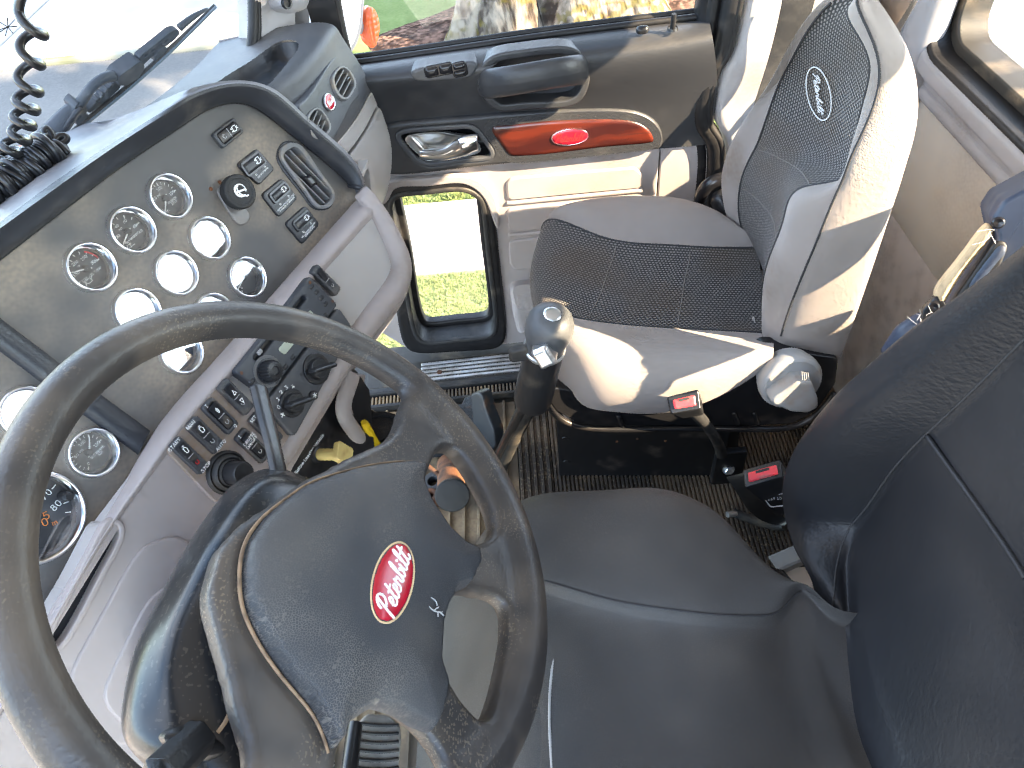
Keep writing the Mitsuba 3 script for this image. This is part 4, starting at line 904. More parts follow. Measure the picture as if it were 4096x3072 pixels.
SW = [(((665, 1779), (709, 1748), (829, 1855), (791, 1906)), engine, 'START', 'STOP', 'start and stop rocker switch with red ring'),
      (((731, 1703), (775, 1665), (889, 1767), (848, 1824)), engine, 'MAN', 'AUTO', 'manual and auto fan rocker switch'),
      (((794, 1630), (839, 1589), (946, 1691), (905, 1744)), [sq(0, .27, .10), sq(0, .27, .05)], 'I', '0', 'exhaust brake rocker switch with ring symbol'),
      (((855, 1551), (899, 1513), (1006, 1621), (972, 1668)), [[(-.2, .14), (.2, .14), (0, .30), (-.2, .14)], [(-.2, -.10), (.2, -.10), (0, -.26), (-.2, -.10)]], '', '', 'rocker switch with up and down triangles'),
      (((931, 1754), (965, 1710), (1076, 1805), (1038, 1861)), [], 'I', '0', 'cruise on and off rocker switch'),
      (((984, 1678), (1019, 1646), (1127, 1741), (1089, 1792)), [], 'SET', '', 'set rocker switch half hidden by the lever')]
for q, mk, t1, t2, lb in SW:
    q = [(2 * 0 + x, y) for x, y in q]
    key, f, W, Hh = rocker(CP, q, dash, mk, .002, label=lb, red=t1 == 'START')
    tx = [words(f, t1, (-W * .22, Hh * .45), .0042, 0, .0068)] if t1 else []
    if t2: tx.append(words(f, t2, (W * .18, -Hh * .45), .0042, 0, .0068))
    if 'cruise' in lb: tx += [words(f, 'CRUISE', (0, Hh * .26), .0040, 0, .0110), words(f, 'ON/OFF', (0, Hh * .14), .0040, 0, .0104)]
    if tx: add('lettering', cat(tx), 'print_white', key, smooth=False)
rocker(CP, [(1258, 1060), (1290, 1090), (1352, 1165), (1310, 1192)][::-1][2:] + [(1258, 1060), (1290, 1090)][::1] if False else [(1234, 1089), (1260, 1058), (1351, 1153), (1336, 1190)], dash, [], .002, label='rocker switch above the radio')
truck = [[(-.3, .16), (.2, .16), (.2, .30), (.0, .34), (-.3, .34), (-.3, .16)], sq(-.18, .12, .05), sq(.1, .12, .05), [(-.1, .42), (0, .38), (.1, .42)]]
TP = [(((839, 538), (886, 601), (972, 525), (924, 478)), None, [], 'axle lock rocker switch alone near the top of the panel'),
      (((939, 660), (1031, 743), (1095, 678), (1022, 595)), ((945, 672), (985, 707), (1068, 655), (1021, 603)), ['AIR SUSPENSION'], 'air suspension rocker switch above the phone mount'),
      (((1039, 780), (1111, 872), (1187, 794), (1122, 713)), ((1060, 783), (1093, 823), (1158, 758), (1131, 729)), ['SHIFT AT ANY SPEED EXCEPT', 'IF A WHEEL IS SPINNING'], 'axle lock rocker switch in the middle of the row of three'),
      (((1134, 895), (1205, 980), (1274, 899), (1216, 823)), ((1154, 895), (1185, 933), (1248, 874), (1223, 841)), ['FULL LOCKING MAIN DIFF', 'REAR DRIVE AXLE'], 'axle lock rocker switch lowest beside the air vent')]
for q, rq, tx, lb in TP:
    q = [q[3], q[2], q[1], q[0]] if True else q                       # first edge: passenger end
    if rq is None:
        rocker(GP, q, dash, truck, .001, label=lb); continue
    add_ = plate(GP, rnd(GP.px(q), .005), -.004, .004, .0016)
    key = add('switch_plate', add_, 'switch_black', dash, label=lb)
    rq = [rq[3], rq[2], rq[1], rq[0]]; c, a, b = axes(GP, rq); ang = math.atan2(b[1], b[0]) + math.pi / 2
    f = GP.turn(c, ang); ww, hh = np.linalg.norm(a) * .92, np.linalg.norm(b) * .92
    add('rocker', pillow(f, rrect(ww, hh, .003), .003, .0045, .006, .0015), 'switch_black', key, smooth=True)
    add('rocker_rim', plate(f, rrect(ww * 1.08, hh * 1.06, .0035), .003, .0062, .0012, holes=[rrect(ww * .98, hh * .97, .003)], step=.002), 'black_gloss', key)
    add('symbol', strokes(f, [[(x * ww * .9, t * hh * .8) for x, t in l] for l in truck], .0009, (0, 0), 0, .0080, .0004), 'print_white', key, smooth=False)
    cq = GP.px(q); mid = (cq[1] + cq[2]) / 2; e = unit(cq[1] - cq[2])
    o = c + (mid - c) * .66
    ta = math.atan2(e[1], e[0])
    add('lettering', cat([words(GP, t, o + (mid - c) * (.12 * i), .0021, ta, .0042) for i, t in enumerate(tx)] + [strokes(GP, [sq(0, 0, .0012)], .0006, c + (mid - c) * .5 + e * s * .010, 0, .0042, .0003) for s in (-1, 1)]), 'print_white', key, smooth=False)
# air outlet in the gauge panel
vent(GP, vent_out, vent_in, k6((900, 620), (1400, 1120)), k6((1105, 860), (1195, 815), (1300, 935), (1215, 990)), dash, 3, 5, .002)
add('vent_shroud', plate(GP, spl2(GP.px(k6((845, 590), (900, 480), (985, 452), (1075, 482), (1170, 570), (1320, 790), (1472, 1010), (1482, 1080), (1450, 1180), (1340, 1222), (1230, 1190), (1120, 1050), (870, 720))), 90), -.01, .0015, .0012, holes=[inset(ccw(vent_out), .001)]), 'brow_vinyl', dash)
for q in ((878, 729), (843, 756)): add('screw', lathe([(.0026, 0), (.0024, .0012), (.0002, .0014)], GP, GP.px([q])[0], 14), 'rust', dash, smooth=40)
# --- radio and climate control
RP = CP.lift(.010)
rq = RP.px([(940, 1486), (1242, 1104), (1352, 1218), (1074, 1584)])
slotr = RP.px([(1012, 1432), (1214, 1180), (1230, 1192), (1030, 1446)])
radio = add('radio', plate(RP, rnd(rq, .003), -.03, 0, .0022, holes=[rnd(slotr, .001)], step=.004), 'radio_face', dash, label='black radio face with slot and volume knob')
add('slot', plate(RP, inset(ccw(slotr), -.002), -.02, -.010, .0005), 'black_rubber', radio)
add('display', plate(RP, rnd(RP.px([(1110, 1400), (1240, 1240), (1262, 1262), (1140, 1420)]), .002), -.002, .0006, .0004), 'lcd', radio)
mat('lcd', (.35, .38, .30), .3)
for q in ((1246, 1146), (1266, 1168), (1285, 1192), (1302, 1216), (1300, 1262), (1280, 1285), (1040, 1408), (1110, 1530), (1142, 1468), (1008, 1526), (1170, 1430)):
    add('button', pillow(RP, rrect(.0085, .0065, .0015, RP.px([q])[0], .0), -.001, .0028, .0015, .0012), 'knob_grey' if q[0] == 1040 else 'switch_black', radio, smooth=True)
kc = RP.px([(1086, 1484)], .008)[0]
a = np.arange(72) * 2 * np.pi / 72; fl_ = 1 + .07 * np.cos(a * 18)
vs = [RP.w(kc + np.stack([r * fl_ * np.cos(a), r * fl_ * np.sin(a)], 1) if r > .006 else kc + np.stack([r * np.cos(a), r * np.sin(a)], 1), h) for r, h in ((.0132, 0), (.0128, .012), (.011, .0165), (.0058, .0172), (.005, .0150), (.0001, .0150))]
G = np.array(vs); G = np.concatenate([G, G[:, :1]], 1)
add('volume_knob', grid_mesh(G)[0], 'black_plastic', radio, smooth=40)
add('knob_ring', lathe([(.0205, 0), (.0205, .0012), (.0165, .0012), (.0165, 0)], RP, kc, 48), 'rim_grey', radio, smooth=30)
mat('rim_grey', (.10, .10, .10), .5)
for q in ((966, 1492), (1240, 1130), (1330, 1205)): add('hole', lathe([(.0022, .0004), (.0001, .0004)], RP, RP.px([q])[0], 12), 'rust', radio)
hq_ = RP.px([(1082, 1592), (1358, 1226), (1408, 1300), (1412, 1330), (1186, 1742), (1166, 1740), (1082, 1640)])
clim = add('climate_control', plate(RP, rnd(hq_, .006), -.03, -.001, .003, step=.004), 'face_vinyl', dash, label='heater control panel with two round knobs')
for kq, r in (((1168, 1612), .0128), ((1266, 1475), .0145), ((1352, 1352), .0128)):
    kc = RP.px([kq])[0]
    add('dial_plate', lathe([(r * 1.45, -.001), (r * 1.45, .0012), (r * 1.40, .0020), (r * .2, .0020)], RP, kc, 48), 'black_plastic', clim, smooth=40)
    kk = add('knob', lathe([(r, .001), (r * .97, .007), (r * .90, .0085), (.0002, .0085)], RP, kc, 48), 'black_plastic', clim, smooth=40)
    d_ = unit(RP.px([(1223, 1595)])[0] - RP.px([(1120, 1632)])[0])
    b = hull([(np.append(kc - d_ * r * 1.22, 0), .0036), (np.append(kc + d_ * r * 1.22, 0), .0040), (np.append(kc - d_ * r * 1.1, .009), .0026), (np.append(kc + d_ * r * 1.1, .009), .0030)])
    add('grip', place(b, RP, (0, 0), .010), 'black_plastic', kk, smooth=40)
add('lettering', cat([words(RP, t, RP.px([q])[0], .0052, .0, .0022) for t, q in (('0', (1110, 1628)), ('1', (1108, 1596)), ('2', (1120, 1568)), ('3', (1141, 1550)), ('4', (1167, 1546)))] +
    [strokes(RP, [[(0, 0), (.0028 * math.cos(t), .0028 * math.sin(t))] for t in np.arange(4) * 1.57 + .4], .0016, RP.px([(1130, 1659)])[0], 0, .0003, .0004)]), 'print_white', clim, smooth=False)
ab = RP.px([(1252, 1581)])[0]
kk = add('cooling_button', lathe([(.0062, -.001), (.0062, .003), (.005, .004), (.0002, .004)], RP, ab, 24), 'black_plastic', clim, smooth=40)
add('symbol', strokes(RP, [[(-.0035 * math.cos(t), -.0035 * math.sin(t)), (.0035 * math.cos(t), .0035 * math.sin(t))] for t in (0, 1.05, 2.1)], .0008, ab, 0, .0041, .0003), 'print_white', kk, smooth=False)
# round rubber booted knob
bc = CP.px([(905, 1890)])[0]; bk = add('booted_knob', lathe([(.0265, -.002), (.0265, .003), (.024, .006), (.022, .004), (.021, .009), (.0185, .012), (.0165, .010), (.0155, .016)], CP, bc, 48), 'black_rubber', dash, smooth=40)
add('cap', lathe([(.0145, .012), (.0142, .034), (.0125, .038), (.0002, .0385)], CP, bc, 36), 'black_plastic', bk, smooth=40)
# parking brake panel, knob, cup holder and bracket under the console
BP_ = CP.lift(-.055)
pb = add('parking_brake_panel', plate(BP_, rnd(BP_.px([(1120, 1900), (1290, 1640), (1420, 1470), (1480, 1560), (1500, 1800), (1500, 2100), (1150, 2100)]), .006), -.02, 0, .002), 'black_paint', dash)
add('lettering', words(BP_, 'Before Leaving Vehicle', BP_.px([(1238, 1815)])[0], .0048, math.atan2(*(BP_.px([(1290, 1740)])[0] - BP_.px([(1190, 1880)])[0])[::-1]), .0005), 'print_white', pb, smooth=False)
yc = BP_.px([(1325, 1820)])[0]
yk = add('brake_knob', tube([at(1272, 1818, pl=BP_, h=.0), at(1350, 1818, pl=BP_, h=.035)], .0085, 18), 'yellow', dash, smooth=40, label='yellow square parking brake knob')
sqc = at(1378, 1815, pl=BP_, h=.038); kp = Pl(sqc, unit(GN) + V(.35, .25, .1), V(.45, .89, 0))
add('face', plate(kp, rrect(.029, .033, .004, (0, 0), .35), -.007, .002, .0015), 'yellow', yk)
add('collar', lathe([(.013, 0), (.012, .005), (.009, .006)], BP_, BP_.px([(1272, 1818)])[0], 24), 'black_paint', yk, smooth=40)
br = [at(1410, 1500, pl=BP_, h=.015), at(1378, 1590, pl=BP_, h=.02), at(1372, 1640, pl=BP_, h=.02), at(1392, 1690, pl=BP_, h=.012), at(1450, 1770, pl=BP_, h=-.01), at(1480, 1830, pl=BP_, h=-.02)]
add('console_support', sweep(curve(br, 40), np.vstack([np.stack([.013 * np.cos(A_), .008 * np.sin(A_)], 1), [[.013, 0]]]), BP_.n), 'lilac_plastic', dash, smooth=True)
add('support_flank', grid_mesh(patch([[at(1418, 1490, pl=BP_, h=.01), at(1398, 1560, pl=BP_, h=.012), at(1388, 1615, pl=BP_, h=.012), at(1400, 1650, pl=BP_, h=.012)], [at(1462, 1500, pl=BP_, h=-.01), at(1445, 1560, pl=BP_, h=-.01), at(1424, 1620, pl=BP_, h=-.01), at(1428, 1665, pl=BP_, h=-.01)]], 8, 16))[0], 'lilac_plastic', dash, smooth=True)
ch = Pl(at(1510, 1740, z=.36), V(0, 0, 1), V(1, 0, 0))
add('cup_holder', cat([lathe([(.040, -.07), (.041, 0), (.047, .002), (.047, -.012)], ch, (0, 0), 48), lathe([(.040, -.07), (.0001, -.07)], ch, (0, 0), 32)]), 'black_plastic', dash, smooth=40)
add('holder_shelf', plate(ch, rnd(ch.px([(1395, 1600), (1470, 1620), (1640, 1720), (1600, 1860), (1420, 1860)]), .01), -.014, -.003, .003, holes=[circ(.040, 40)]), 'black_plastic', dash)
# phone mount and marker stand on their own
mount = thing('phone_mount', 'round black magnetic phone mount with white e emblem on the gauge panel', 'phone mount')
mp = Pl(at(962, 765, pl=GP, h=.020), GN + V(-.02, -.12, .05))
add('puck', lathe([(.0215, -.014), (.0225, -.010), (.0225, -.002), (.021, .0), (.017, .0006), (.0165, .0), (.0001, .0)], mp, (0, 0), 56), 'black_rubber', mount, smooth=40)
add('stem', tube([mp.w([[0, 0]], -.012)[0], mp.w([[0, 0]], -.03)[0]], .010, 20), 'black_plastic', mount, smooth=40)
add('adhesive_base', plate(GP, rnd(GP.px(k6((165, 1000), (270, 905), (560, 1290), (500, 1375), (430, 1390), (365, 1340))), .006), 0, .003, .0015), 'clear_grey', mount)
mat('clear_grey', soiled((.14, .135, .13), (.22, .19, .16), 20, .4, .7), .3)
ee = sg.Polygon(circ(.0088, 48)).difference(sg.Polygon(circ(.0066, 48, (.0006, .0006)))).difference(sg.box(.004, -.0050, .012, -.0012))
e2_ = sg.LineString(curve([(-.0066, -.003), (-.001, -.0010), (.006, .001), (.0078, .0008)], 20)).buffer(.0012); e3_ = sg.LineString(curve([(-.002, .0072), (-.004, .002), (-.0015, -.0035), (.005, -.0068), (.010, -.0062)], 24)).buffer(.0010)
add('emblem', cat([place(trimesh.creation.extrude_polygon(q, .0006, engine='earcut'), mp, (0, .001), .0003, -.5) for q in getattr(shapely.union_all([ee, e2_, e3_]), 'geoms', [shapely.union_all([ee, e2_, e3_])])]), 'print_white', mount, smooth=False)
mk = thing('marker', 'yellow marker standing in the cup holder', 'marker')
m0, m1 = at(1455, 1688, z=.425), ch.w([[.004, -.01]], -.06)[0]
dmk = unit(m1 - m0)
add('body', tube([m0 + dmk * .03, m1], .0058, 8), 'marker_yellow', mk, smooth=30)
add('cap', tube([m0, m0 + dmk * .006, m0 + dmk * .032], [.0048, .0062, .0064], 8), 'marker_yellow', mk, smooth=30)

# ---------------------------------------------------------------- seats
def lofted(rows, mu=8, mv=8):
    """Like patch, but every given row and column falls on a grid line: column k of the points is column k * mv of the grid."""
    G = np.array(rows, float)
    def par(a):
        l = np.sqrt(np.linalg.norm(np.diff(a, axis=1), axis=2)).mean(0); return np.r_[0, np.cumsum(np.maximum(l, 1e-6))]
    def sub(t, m): return np.r_[np.concatenate([np.linspace(a, b, m, endpoint=False) for a, b in zip(t[:-1], t[1:])]), t[-1]]
    tu, tv = par(G.transpose(1, 0, 2)), par(G)
    G = CubicSpline(tu, G, axis=0)(sub(tu, mu))
    return CubicSpline(tv, G, axis=1)(sub(tv, mv))
def pieces(G, cuts, names, mats, parent, labs=None, roll=None):
    for k, (a, b) in enumerate(cuts):
        m, uv = grid_mesh(G[:, a:b + 1]); uv[:, 1] += .0
        add(names[k], m, mats[k], parent, uv=uv, label=(labs or {}).get(k))
def lin(a, b, n): return [a + (b - a) * t for t in np.linspace(0, 1, n)]

ps = thing('passenger_seat', 'grey cloth passenger seat with dotted dark centre panels on a black pedestal', 'seat')
# cushion: columns run from the near underside over the top to the far side
nb = [at(2205, 1565, y=.80), at(2212, 1580, y=.79), at(2320, 1630, y=.745), at(2460, 1653, y=.722), at(2700, 1652, y=.718), at(2920, 1572, y=.725), at(3080, 1462, y=.735)]
ns = [at(2185, 1500, y=.80), at(2188, 1480, y=.785), at(2316, 1530, y=.728), at(2500, 1558, y=.705), at(2750, 1556, y=.702), at(2950, 1490, y=.712), at(3092, 1430, y=.726)]
nt = [at(2165, 1400, y=.82), at(2172, 1345, y=.81), at(2310, 1372, y=.757), at(2541, 1402, y=.738), at(2800, 1412, y=.732), at(2960, 1400, y=.733), at(3095, 1392, y=.738)]
sn = [at(2150, 1300, z=.43), at(2165, 1248, z=.468), at(2300, 1270, z=.476), at(2541, 1302, z=.466), at(2800, 1318, z=.456), at(2950, 1326, z=.447), at(3090, 1334, z=.440)]
sf = [at(2165, 960, z=.425), at(2193, 880, z=.468), at(2400, 946, z=.474), at(2640, 980, z=.466), at(2820, 990, z=.456), at(2930, 992, z=.447), at(3030, 992, z=.440)]
ft = [at(2215, 870, z=.44), at(2262, 822, z=.484), at(2402, 792, z=.492), at(2600, 785, z=.494), at(2770, 806, z=.484), at(2880, 850, z=.470), at(2960, 915, z=.455)]
cols = []
for k in range(7):
    c1, c2 = sn[k] * .66 + sf[k] * .34, sn[k] * .34 + sf[k] * .66
    dz = V(0, 0, -.010 if k > 1 else -.004) + (V(-.014, 0, 0) if k < 2 else 0)
    fs = ft[k] + V(.0, .028, -.045); fb = ft[k] + V(.0, .020, -.13)
    cols.append([nb[k] + V(.01, .12, -.01), nb[k] + V(0, .006, -.004), ns[k], nt[k], sn[k], c1 + dz, c2 + dz, sf[k], (sf[k] + ft[k]) / 2 + V(0, 0, .010), ft[k], fs, fb])
front = [p + V(.035, 0, -.10) for p in cols[0]]
lowf = [p + V(.012, 0, -.045) for p in cols[0]]
Gc = lofted([front, lowf] + cols, 8, 7)
cz = Gc[:, :, :]
pieces(Gc, [(0, 28), (28, 49), (49, 77)], ['cushion_bolster', 'cushion_insert', 'cushion_bolster'], ['fabric_plain', 'fabric_dots', 'fabric_plain'], ps, {0: 'near grey side bolster of the cushion', 1: 'dark dotted centre of the cushion with a brown stain', 2: 'far grey side bolster of the cushion'})
for j in (28, 49): add('seam', tube(Gc[8:, j] + V(0, 0, .0006), .0016, 6), 'thread_dark', ps, smooth=True)
for k in (34, 45): add('stitch_line', tube(Gc[k, 29:49] + V(0, 0, .0004), .0008, 5), 'thread_pale', ps, smooth=True)
fold = curve([at(2330, 1500, y=.728) + V(0, -.004, 0), at(2480, 1492, y=.706), at(2640, 1470, y=.703), at(2800, 1460, y=.702), at(2960, 1470, y=.712)], 40)
# backrest
Y = dict(ns=[.84, .83, .82, .81, .80, .778, .775, .785, .825], nf=[.768, .757, .750, .746, .745, .745, .745, .757, .800], no=[.752, .747, .745, .745, .745, .745, .750, .772, .822], fs=[1.06, 1.06, 1.05, 1.045, 1.04, 1.035, 1.010, .965, .868], fo=[1.10, 1.115, 1.12, 1.12, 1.12, 1.115, 1.075, 1.01, .885])
pxs = dict(ns=[(3052, 1335), (3048, 1200), (3075, 1040), (3135, 880), (3205, 752), (3362, 715), (3432, 507), (3480, 250), (3392, 50)],
           fs=[(3010, 1000), (2965, 900), (2955, 800), (2972, 700), (3012, 610), (3036, 560), (3100, 379), (3165, 245), (3310, 24)],
           fo=[(2975, 945), (2925, 880), (2898, 790), (2891, 700), (2905, 630), (2920, 585), (2985, 480), (3085, 350), (3295, 22)],
           nf=[(3110, 1412), (3150, 1260), (3215, 1090), (3270, 960), (3335, 800), (3372, 718), (3420, 595), (3520, 300), (3430, 14)],
           no=[(3352, 1435), (3400, 1300), (3470, 1100), (3530, 920), (3590, 740), (3612, 670), (3655, 500), (3622, 235), (3468, 2)])
Q = {k: [at(*p, y=y) for p, y in zip(pxs[k], Y[k])] for k in pxs}
rows = []
for k in range(9):
    a, b = Q['ns'][k], Q['fs'][k]; dip = .016 if k < 7 else .006
    rid = (a * .62 + Q['nf'][k] * .38) + (V(-.012, -.012, .004) if k < 5 else V(-.004, -.003, 0))
    fr_ = (b * .5 + Q['fo'][k] * .5) + V(-.010, 0, 0)
    mid = (Q['nf'][k] + Q['no'][k]) / 2 + V(0, -.006, 0)
    rows.append([Q['no'][k] + V(.012, .10, 0), Q['no'][k] + V(.010, .018, 0), Q['no'][k], mid, Q['nf'][k], rid, a, a * .66 + b * .34 + V(dip, 0, 0), a * .34 + b * .66 + V(dip, 0, 0), b, fr_, Q['fo'][k], Q['fo'][k] + V(.045, .012, 0), Q['fo'][k] + V(.085, -.03, 0)])
top = [np.mean(rows[-1], axis=0) * .55 + p * .45 + V(.02, 0, .012) for p in rows[-1]]
Gb = lofted(rows + [top], 8, 7)
pieces(Gb, [(0, 28), (28, 42), (42, 63), (63, 91)], ['backrest_side', 'backrest_bolster', 'backrest_insert', 'backrest_bolster'], ['fabric_plain', 'fabric_plain', 'fabric_dots', 'fabric_plain'], ps, {0: 'sunlit grey side of the backrest', 2: 'dark dotted centre of the backrest with stitched oval emblem'})
for j, m in ((28, 'thread_dark'), (42, 'thread_dark'), (63, 'thread_dark')): add('seam', tube(Gb[4:66, j] + V(-.0006, -.0004, 0), .0015, 6), m, ps, smooth=True)
for k in (20, 34): add('stitch_line', tube(Gb[k, 43:63] + V(-.0005, -.0003, 0), .0008, 5), 'thread_pale', ps, smooth=True)
add('backrest_shell', grid_mesh(lofted([[r[0], (r[0] + r[-1]) / 2 + V(.045, 0, 0), r[-1]] for r in rows + [top]], 4, 8))[0], 'black_plastic', ps, smooth=True)
# stitched emblem lying on the backrest
def on_grid(G, px, py):
    """Point and normal of a lofted sheet where the photograph shows it."""
    q = (G.reshape(-1, 3) - CAM) @ ROT.T; s = np.stack([2048 + LENS * q[:, 0] / q[:, 2], 1536 + LENS * q[:, 1] / q[:, 2]], 1)
    k = np.argsort(np.linalg.norm(s - V(px, py), axis=1))[:12]; P = G.reshape(-1, 3)[k]; c = P.mean(0)
    n = np.linalg.svd(P - c)[2][2]; n = n if n @ (CAM - c) > 0 else -n
    return at(px, py, pl=Pl(c, n)), n
ins = Gb[:, 43:63]
ec_, en = on_grid(ins, 3272, 375)
ep = Pl(ec_ + en * .004, en); a0 = ep.px([(3260, 268)])[0]; a1 = ep.px([(3290, 480)])[0]; ax = a1 - a0; ang = math.atan2(ax[1], ax[0]); L_ = np.linalg.norm(ax)
cw = abs(np.cross(np.append(unit(ax), 0), np.append(ep.px([(3318, 372)])[0] - ep.px([(3226, 382)])[0], 0))[2])
oval = [(L_ / 2 * math.cos(t), cw / 2 * math.sin(t)) for t in np.linspace(0, 2 * np.pi, 41)]
em = add('emblem', strokes(ep, [oval], .0015, (a0 + a1) / 2, ang, 0, .0010), 'print_grey_light', ps, smooth=False)
mat('print_grey_light', (.58, .58, .58), .9)
add('lettering', script_word(ep, (a0 + a1) / 2, L_ * .80, ang, 0, .15, .0010), 'print_grey_light', em, smooth=False)
# pan, flange, pedestal
pp = Pl(V(.2, .735, .35), V(0, -1, .10), V(1, 0, 0))
pan = [(2205, 1540), (2500, 1590), (2900, 1560), (3060, 1395), (3200, 1405), (3352, 1428), (3340, 1530), (3262, 1640), (3170, 1690), (3000, 1700), (2600, 1700), (2320, 1690), (2222, 1640), (2185, 1585)]
add('seat_pan', plate(pp, rnd(pp.px(pan), .012), -.03, .004, .004), 'black_paint', ps)
lip = curve([pp.w(pp.px([q]), .008)[0] for q in ((2185, 1585), (2218, 1642), (2320, 1692), (2600, 1702), (3000, 1702), (3170, 1692), (3262, 1642), (3330, 1560))], 60)
add('pan_flange', tube(lip, .0052, 10), 'black_paint', ps, smooth=True)
for q in ((2470, 1650), (2930, 1640), (3010, 1640)):
    a = pp.w(pp.px([q, (q[0] + 20, q[1] + 46)]), .006); add('pan_rib', tube(a, .004, 8, 6), 'black_paint', ps, smooth=True)
c0, c1 = at(2238, 1906, z=.0), at(2882, 1906, z=.0)
y0 = (c0[1] + c1[1]) / 2
import copy
def prism(base, z0, z1, r=.004):
    return plate(Pl(V(0, 0, 0), V(0, 0, 1), V(1, 0, 0)), base, z0, z1, r, back=True)
ped = np.array([c0[:2], c1[:2], c1[:2] + V(.02, .26), c0[:2] + V(.02, .26)])
add('pedestal', prism(ped, .0, .315), 'black_paint', ps)
pf = Pl(c0, np.cross(c1 - c0, V(0, 0, 1)) * 1.0, c1 - c0)
if pf.n[1] > 0: pf = Pl(c0, -pf.n, c1 - c0)
for q in ((2468, 1766), (2551, 1755), (2661, 1763)): add('bolt', lathe([(.0028, -.001), (.0025, .0012), (.0002, .0015)], pf, pf.px([q])[0], 12), 'rust', ps, smooth=40)
for q in ((2262, 1757), (2266, 1850)): add('boss', lathe([(.008, -.001), (.007, .001), (.0002, .001)], pf, pf.px([q])[0], 20), 'black_paint', ps, smooth=40)
l0, l1 = at(2945, 1700, y=.88), at(2925, 1905, z=0)
add('rear_leg', plate(Pl((l0 + l1) / 2, V(0, -1, 0), V(1, 0, 0)), Pl((l0 + l1) / 2, V(0, -1, 0), V(1, 0, 0)).px([(2915, 1690), (2965, 1690), (2942, 1880), (2895, 1880)]), -.12, 0, .003), 'black_paint', ps)
# recliner knob
kp_ = Pl(at(3165, 1530, y=.705), V(.05, -1, .20)); kr = .046
kn = add('recliner_knob', lathe([(kr * .9, -.03), (kr, -.012), (kr * 1.0, -.002), (kr * .95, .003), (kr * .86, .005), (kr * .80, .0035), (.0002, .0035)], kp_, (0, 0), 64), 'knob_grey', ps, smooth=40, label='large round grey recliner knob')
kq = crop(2596, 950, .678)
kg = rnd(kp_.lift(.03).px(kq((728, 955), (880, 852), (962, 852), (1000, 950), (1002, 1005), (940, 1040), (840, 1032), (728, 985))), .006)
add('grip', plate(kp_, kg, .0, .030, .0045, nb=5), 'knob_grey', kn)
lp_ = kp_.lift(.0302)
add('grip_ridge', cat([tube(kp_.lift(.031).w(kp_.lift(.031).px(kq((900 + 12 * i, 792 + 2 * i), (905 + 13 * i, 840 + 2 * i)))), .0009, 6) for i in range(4)]), 'knob_grey', kn, smooth=True)
add('lever_tube', tube(curve([at(2800, 800, y=1.19), at(2812, 768, y=1.18), at(2840, 735, y=1.175), at(2905, 715, y=1.175)], 24), .0125, 14), 'black_gloss', ps, smooth=True, label='shiny black bent tube by the door')
add('recliner_cover', hull([(at(2885, 800, y=1.16), .02), (at(2950, 960, y=1.12), .02), (at(2930, 860, y=1.15) + V(.05, 0, -.05), .03), (at(2990, 1000, y=1.1) + V(.04, 0, -.03), .02)]), 'black_plastic', ps, smooth=40)

# seat belt buckles
def buckle(face, h3, toward, depth, parent):
    P = np.array([at(x, y, pl=h3) for x, y in face]); c = P.mean(0)
    fp = Pl(c, h3.n, P[1] - P[0]); q = fp.px(face)
    b = c + toward * depth
    m = hull([(p - fp.n * .004, .0035) for p in P] + [(b + (p - c) * .72, .004) for p in P], 12)
    add('housing', m, 'black_plastic', parent, smooth=40)
    add('button', pillow(fp, rnd(inset(ccw(q), .0030), .002), .0022, .0016, .004, .002), 'switch_red', parent, smooth=True)
    s = (q[0] + q[1]) / 2 * .72 + (q[2] + q[3]) / 2 * .28; a = math.atan2(*(q[1] - q[0])[::-1])
    add('tongue_slot', plate(fp, rrect(np.linalg.norm(q[1] - q[0]) * .42, .0036, .001, s, a), .0, .0044, .0004), 'black_rubber', parent)
    return fp, b
kb = crop(2000, 1500, .633)
b1 = thing('seat_belt_buckle', 'red faced belt buckle standing against the passenger cushion', 'buckle')
f1, e1_ = buckle(kb((1072, 150), (1243, 108), (1256, 205), (1092, 232)), Pl(at(2737, 1608, y=.665), V(-.15, -.62, .76), V(1, 0, 0)), unit(V(.35, .45, -.85)), .055, b1)
add('stalk', tube(curve([e1_, at(*kb((1290, 300))[0], y=.70), at(*kb((1375, 425))[0], y=.75), at(*kb((1400, 500))[0], y=.78)], 30), [.010, .0085, .009, .011], 12), 'black_rubber', b1, smooth=True)
bb = at(*kb((1440, 585))[0], y=.80)
add('anchor_bracket', box(bb + V(-.028, -.004, -.05), bb + V(.03, .012, .05), .004), 'black_paint', b1)
bpn = Pl(bb + V(0, -.004, 0), V(0, -1, .3)); add('anchor_bolt', cat([lathe([(.0115, 0), (.0115, .002), (.004, .002)], bpn, (0, 0), 24), lathe([(.0085, .001), (.0085, .007), (.007, .0085), (.0002, .0085)], bpn, (0, 0), 6)]), 'silver_cap', b1, smooth=20)
b2 = thing('seat_belt_buckle', 'red faced belt buckle lying beside the black driver backrest', 'buckle')
f2, e2b = buckle(kb((1550, 610), (1760, 550), (1774, 638), (1562, 698)), Pl(at(3050, 1895, z=.355), V(-.25, -.45, .86), V(1, 0, 0)), unit(V(.55, -.15, -.80)), .085, b2)
lpp = np.array([at(*q, z=.31) for q in kb((1650, 760), (1790, 735), (1800, 820), (1705, 832))]); 
lp2 = Pl(lpp.mean(0), V(-.3, -.72, .62), lpp[1] - lpp[0])
add('label_rim', plate(lp2, rnd(lp2.px(kb((1655, 760), (1800, 738), (1810, 822), (1708, 832))), .003), .004, .0052, .0004, holes=[rnd(lp2.px(kb((1663, 766), (1794, 746), (1802, 816), (1713, 825))), .0025)], step=.002), 'print_grey', b2)
add('lettering', words(lp2, '219 15', lp2.px(kb((1735, 775)))[0], .0042, 0, .0046), 'print_grey', b2, smooth=False)
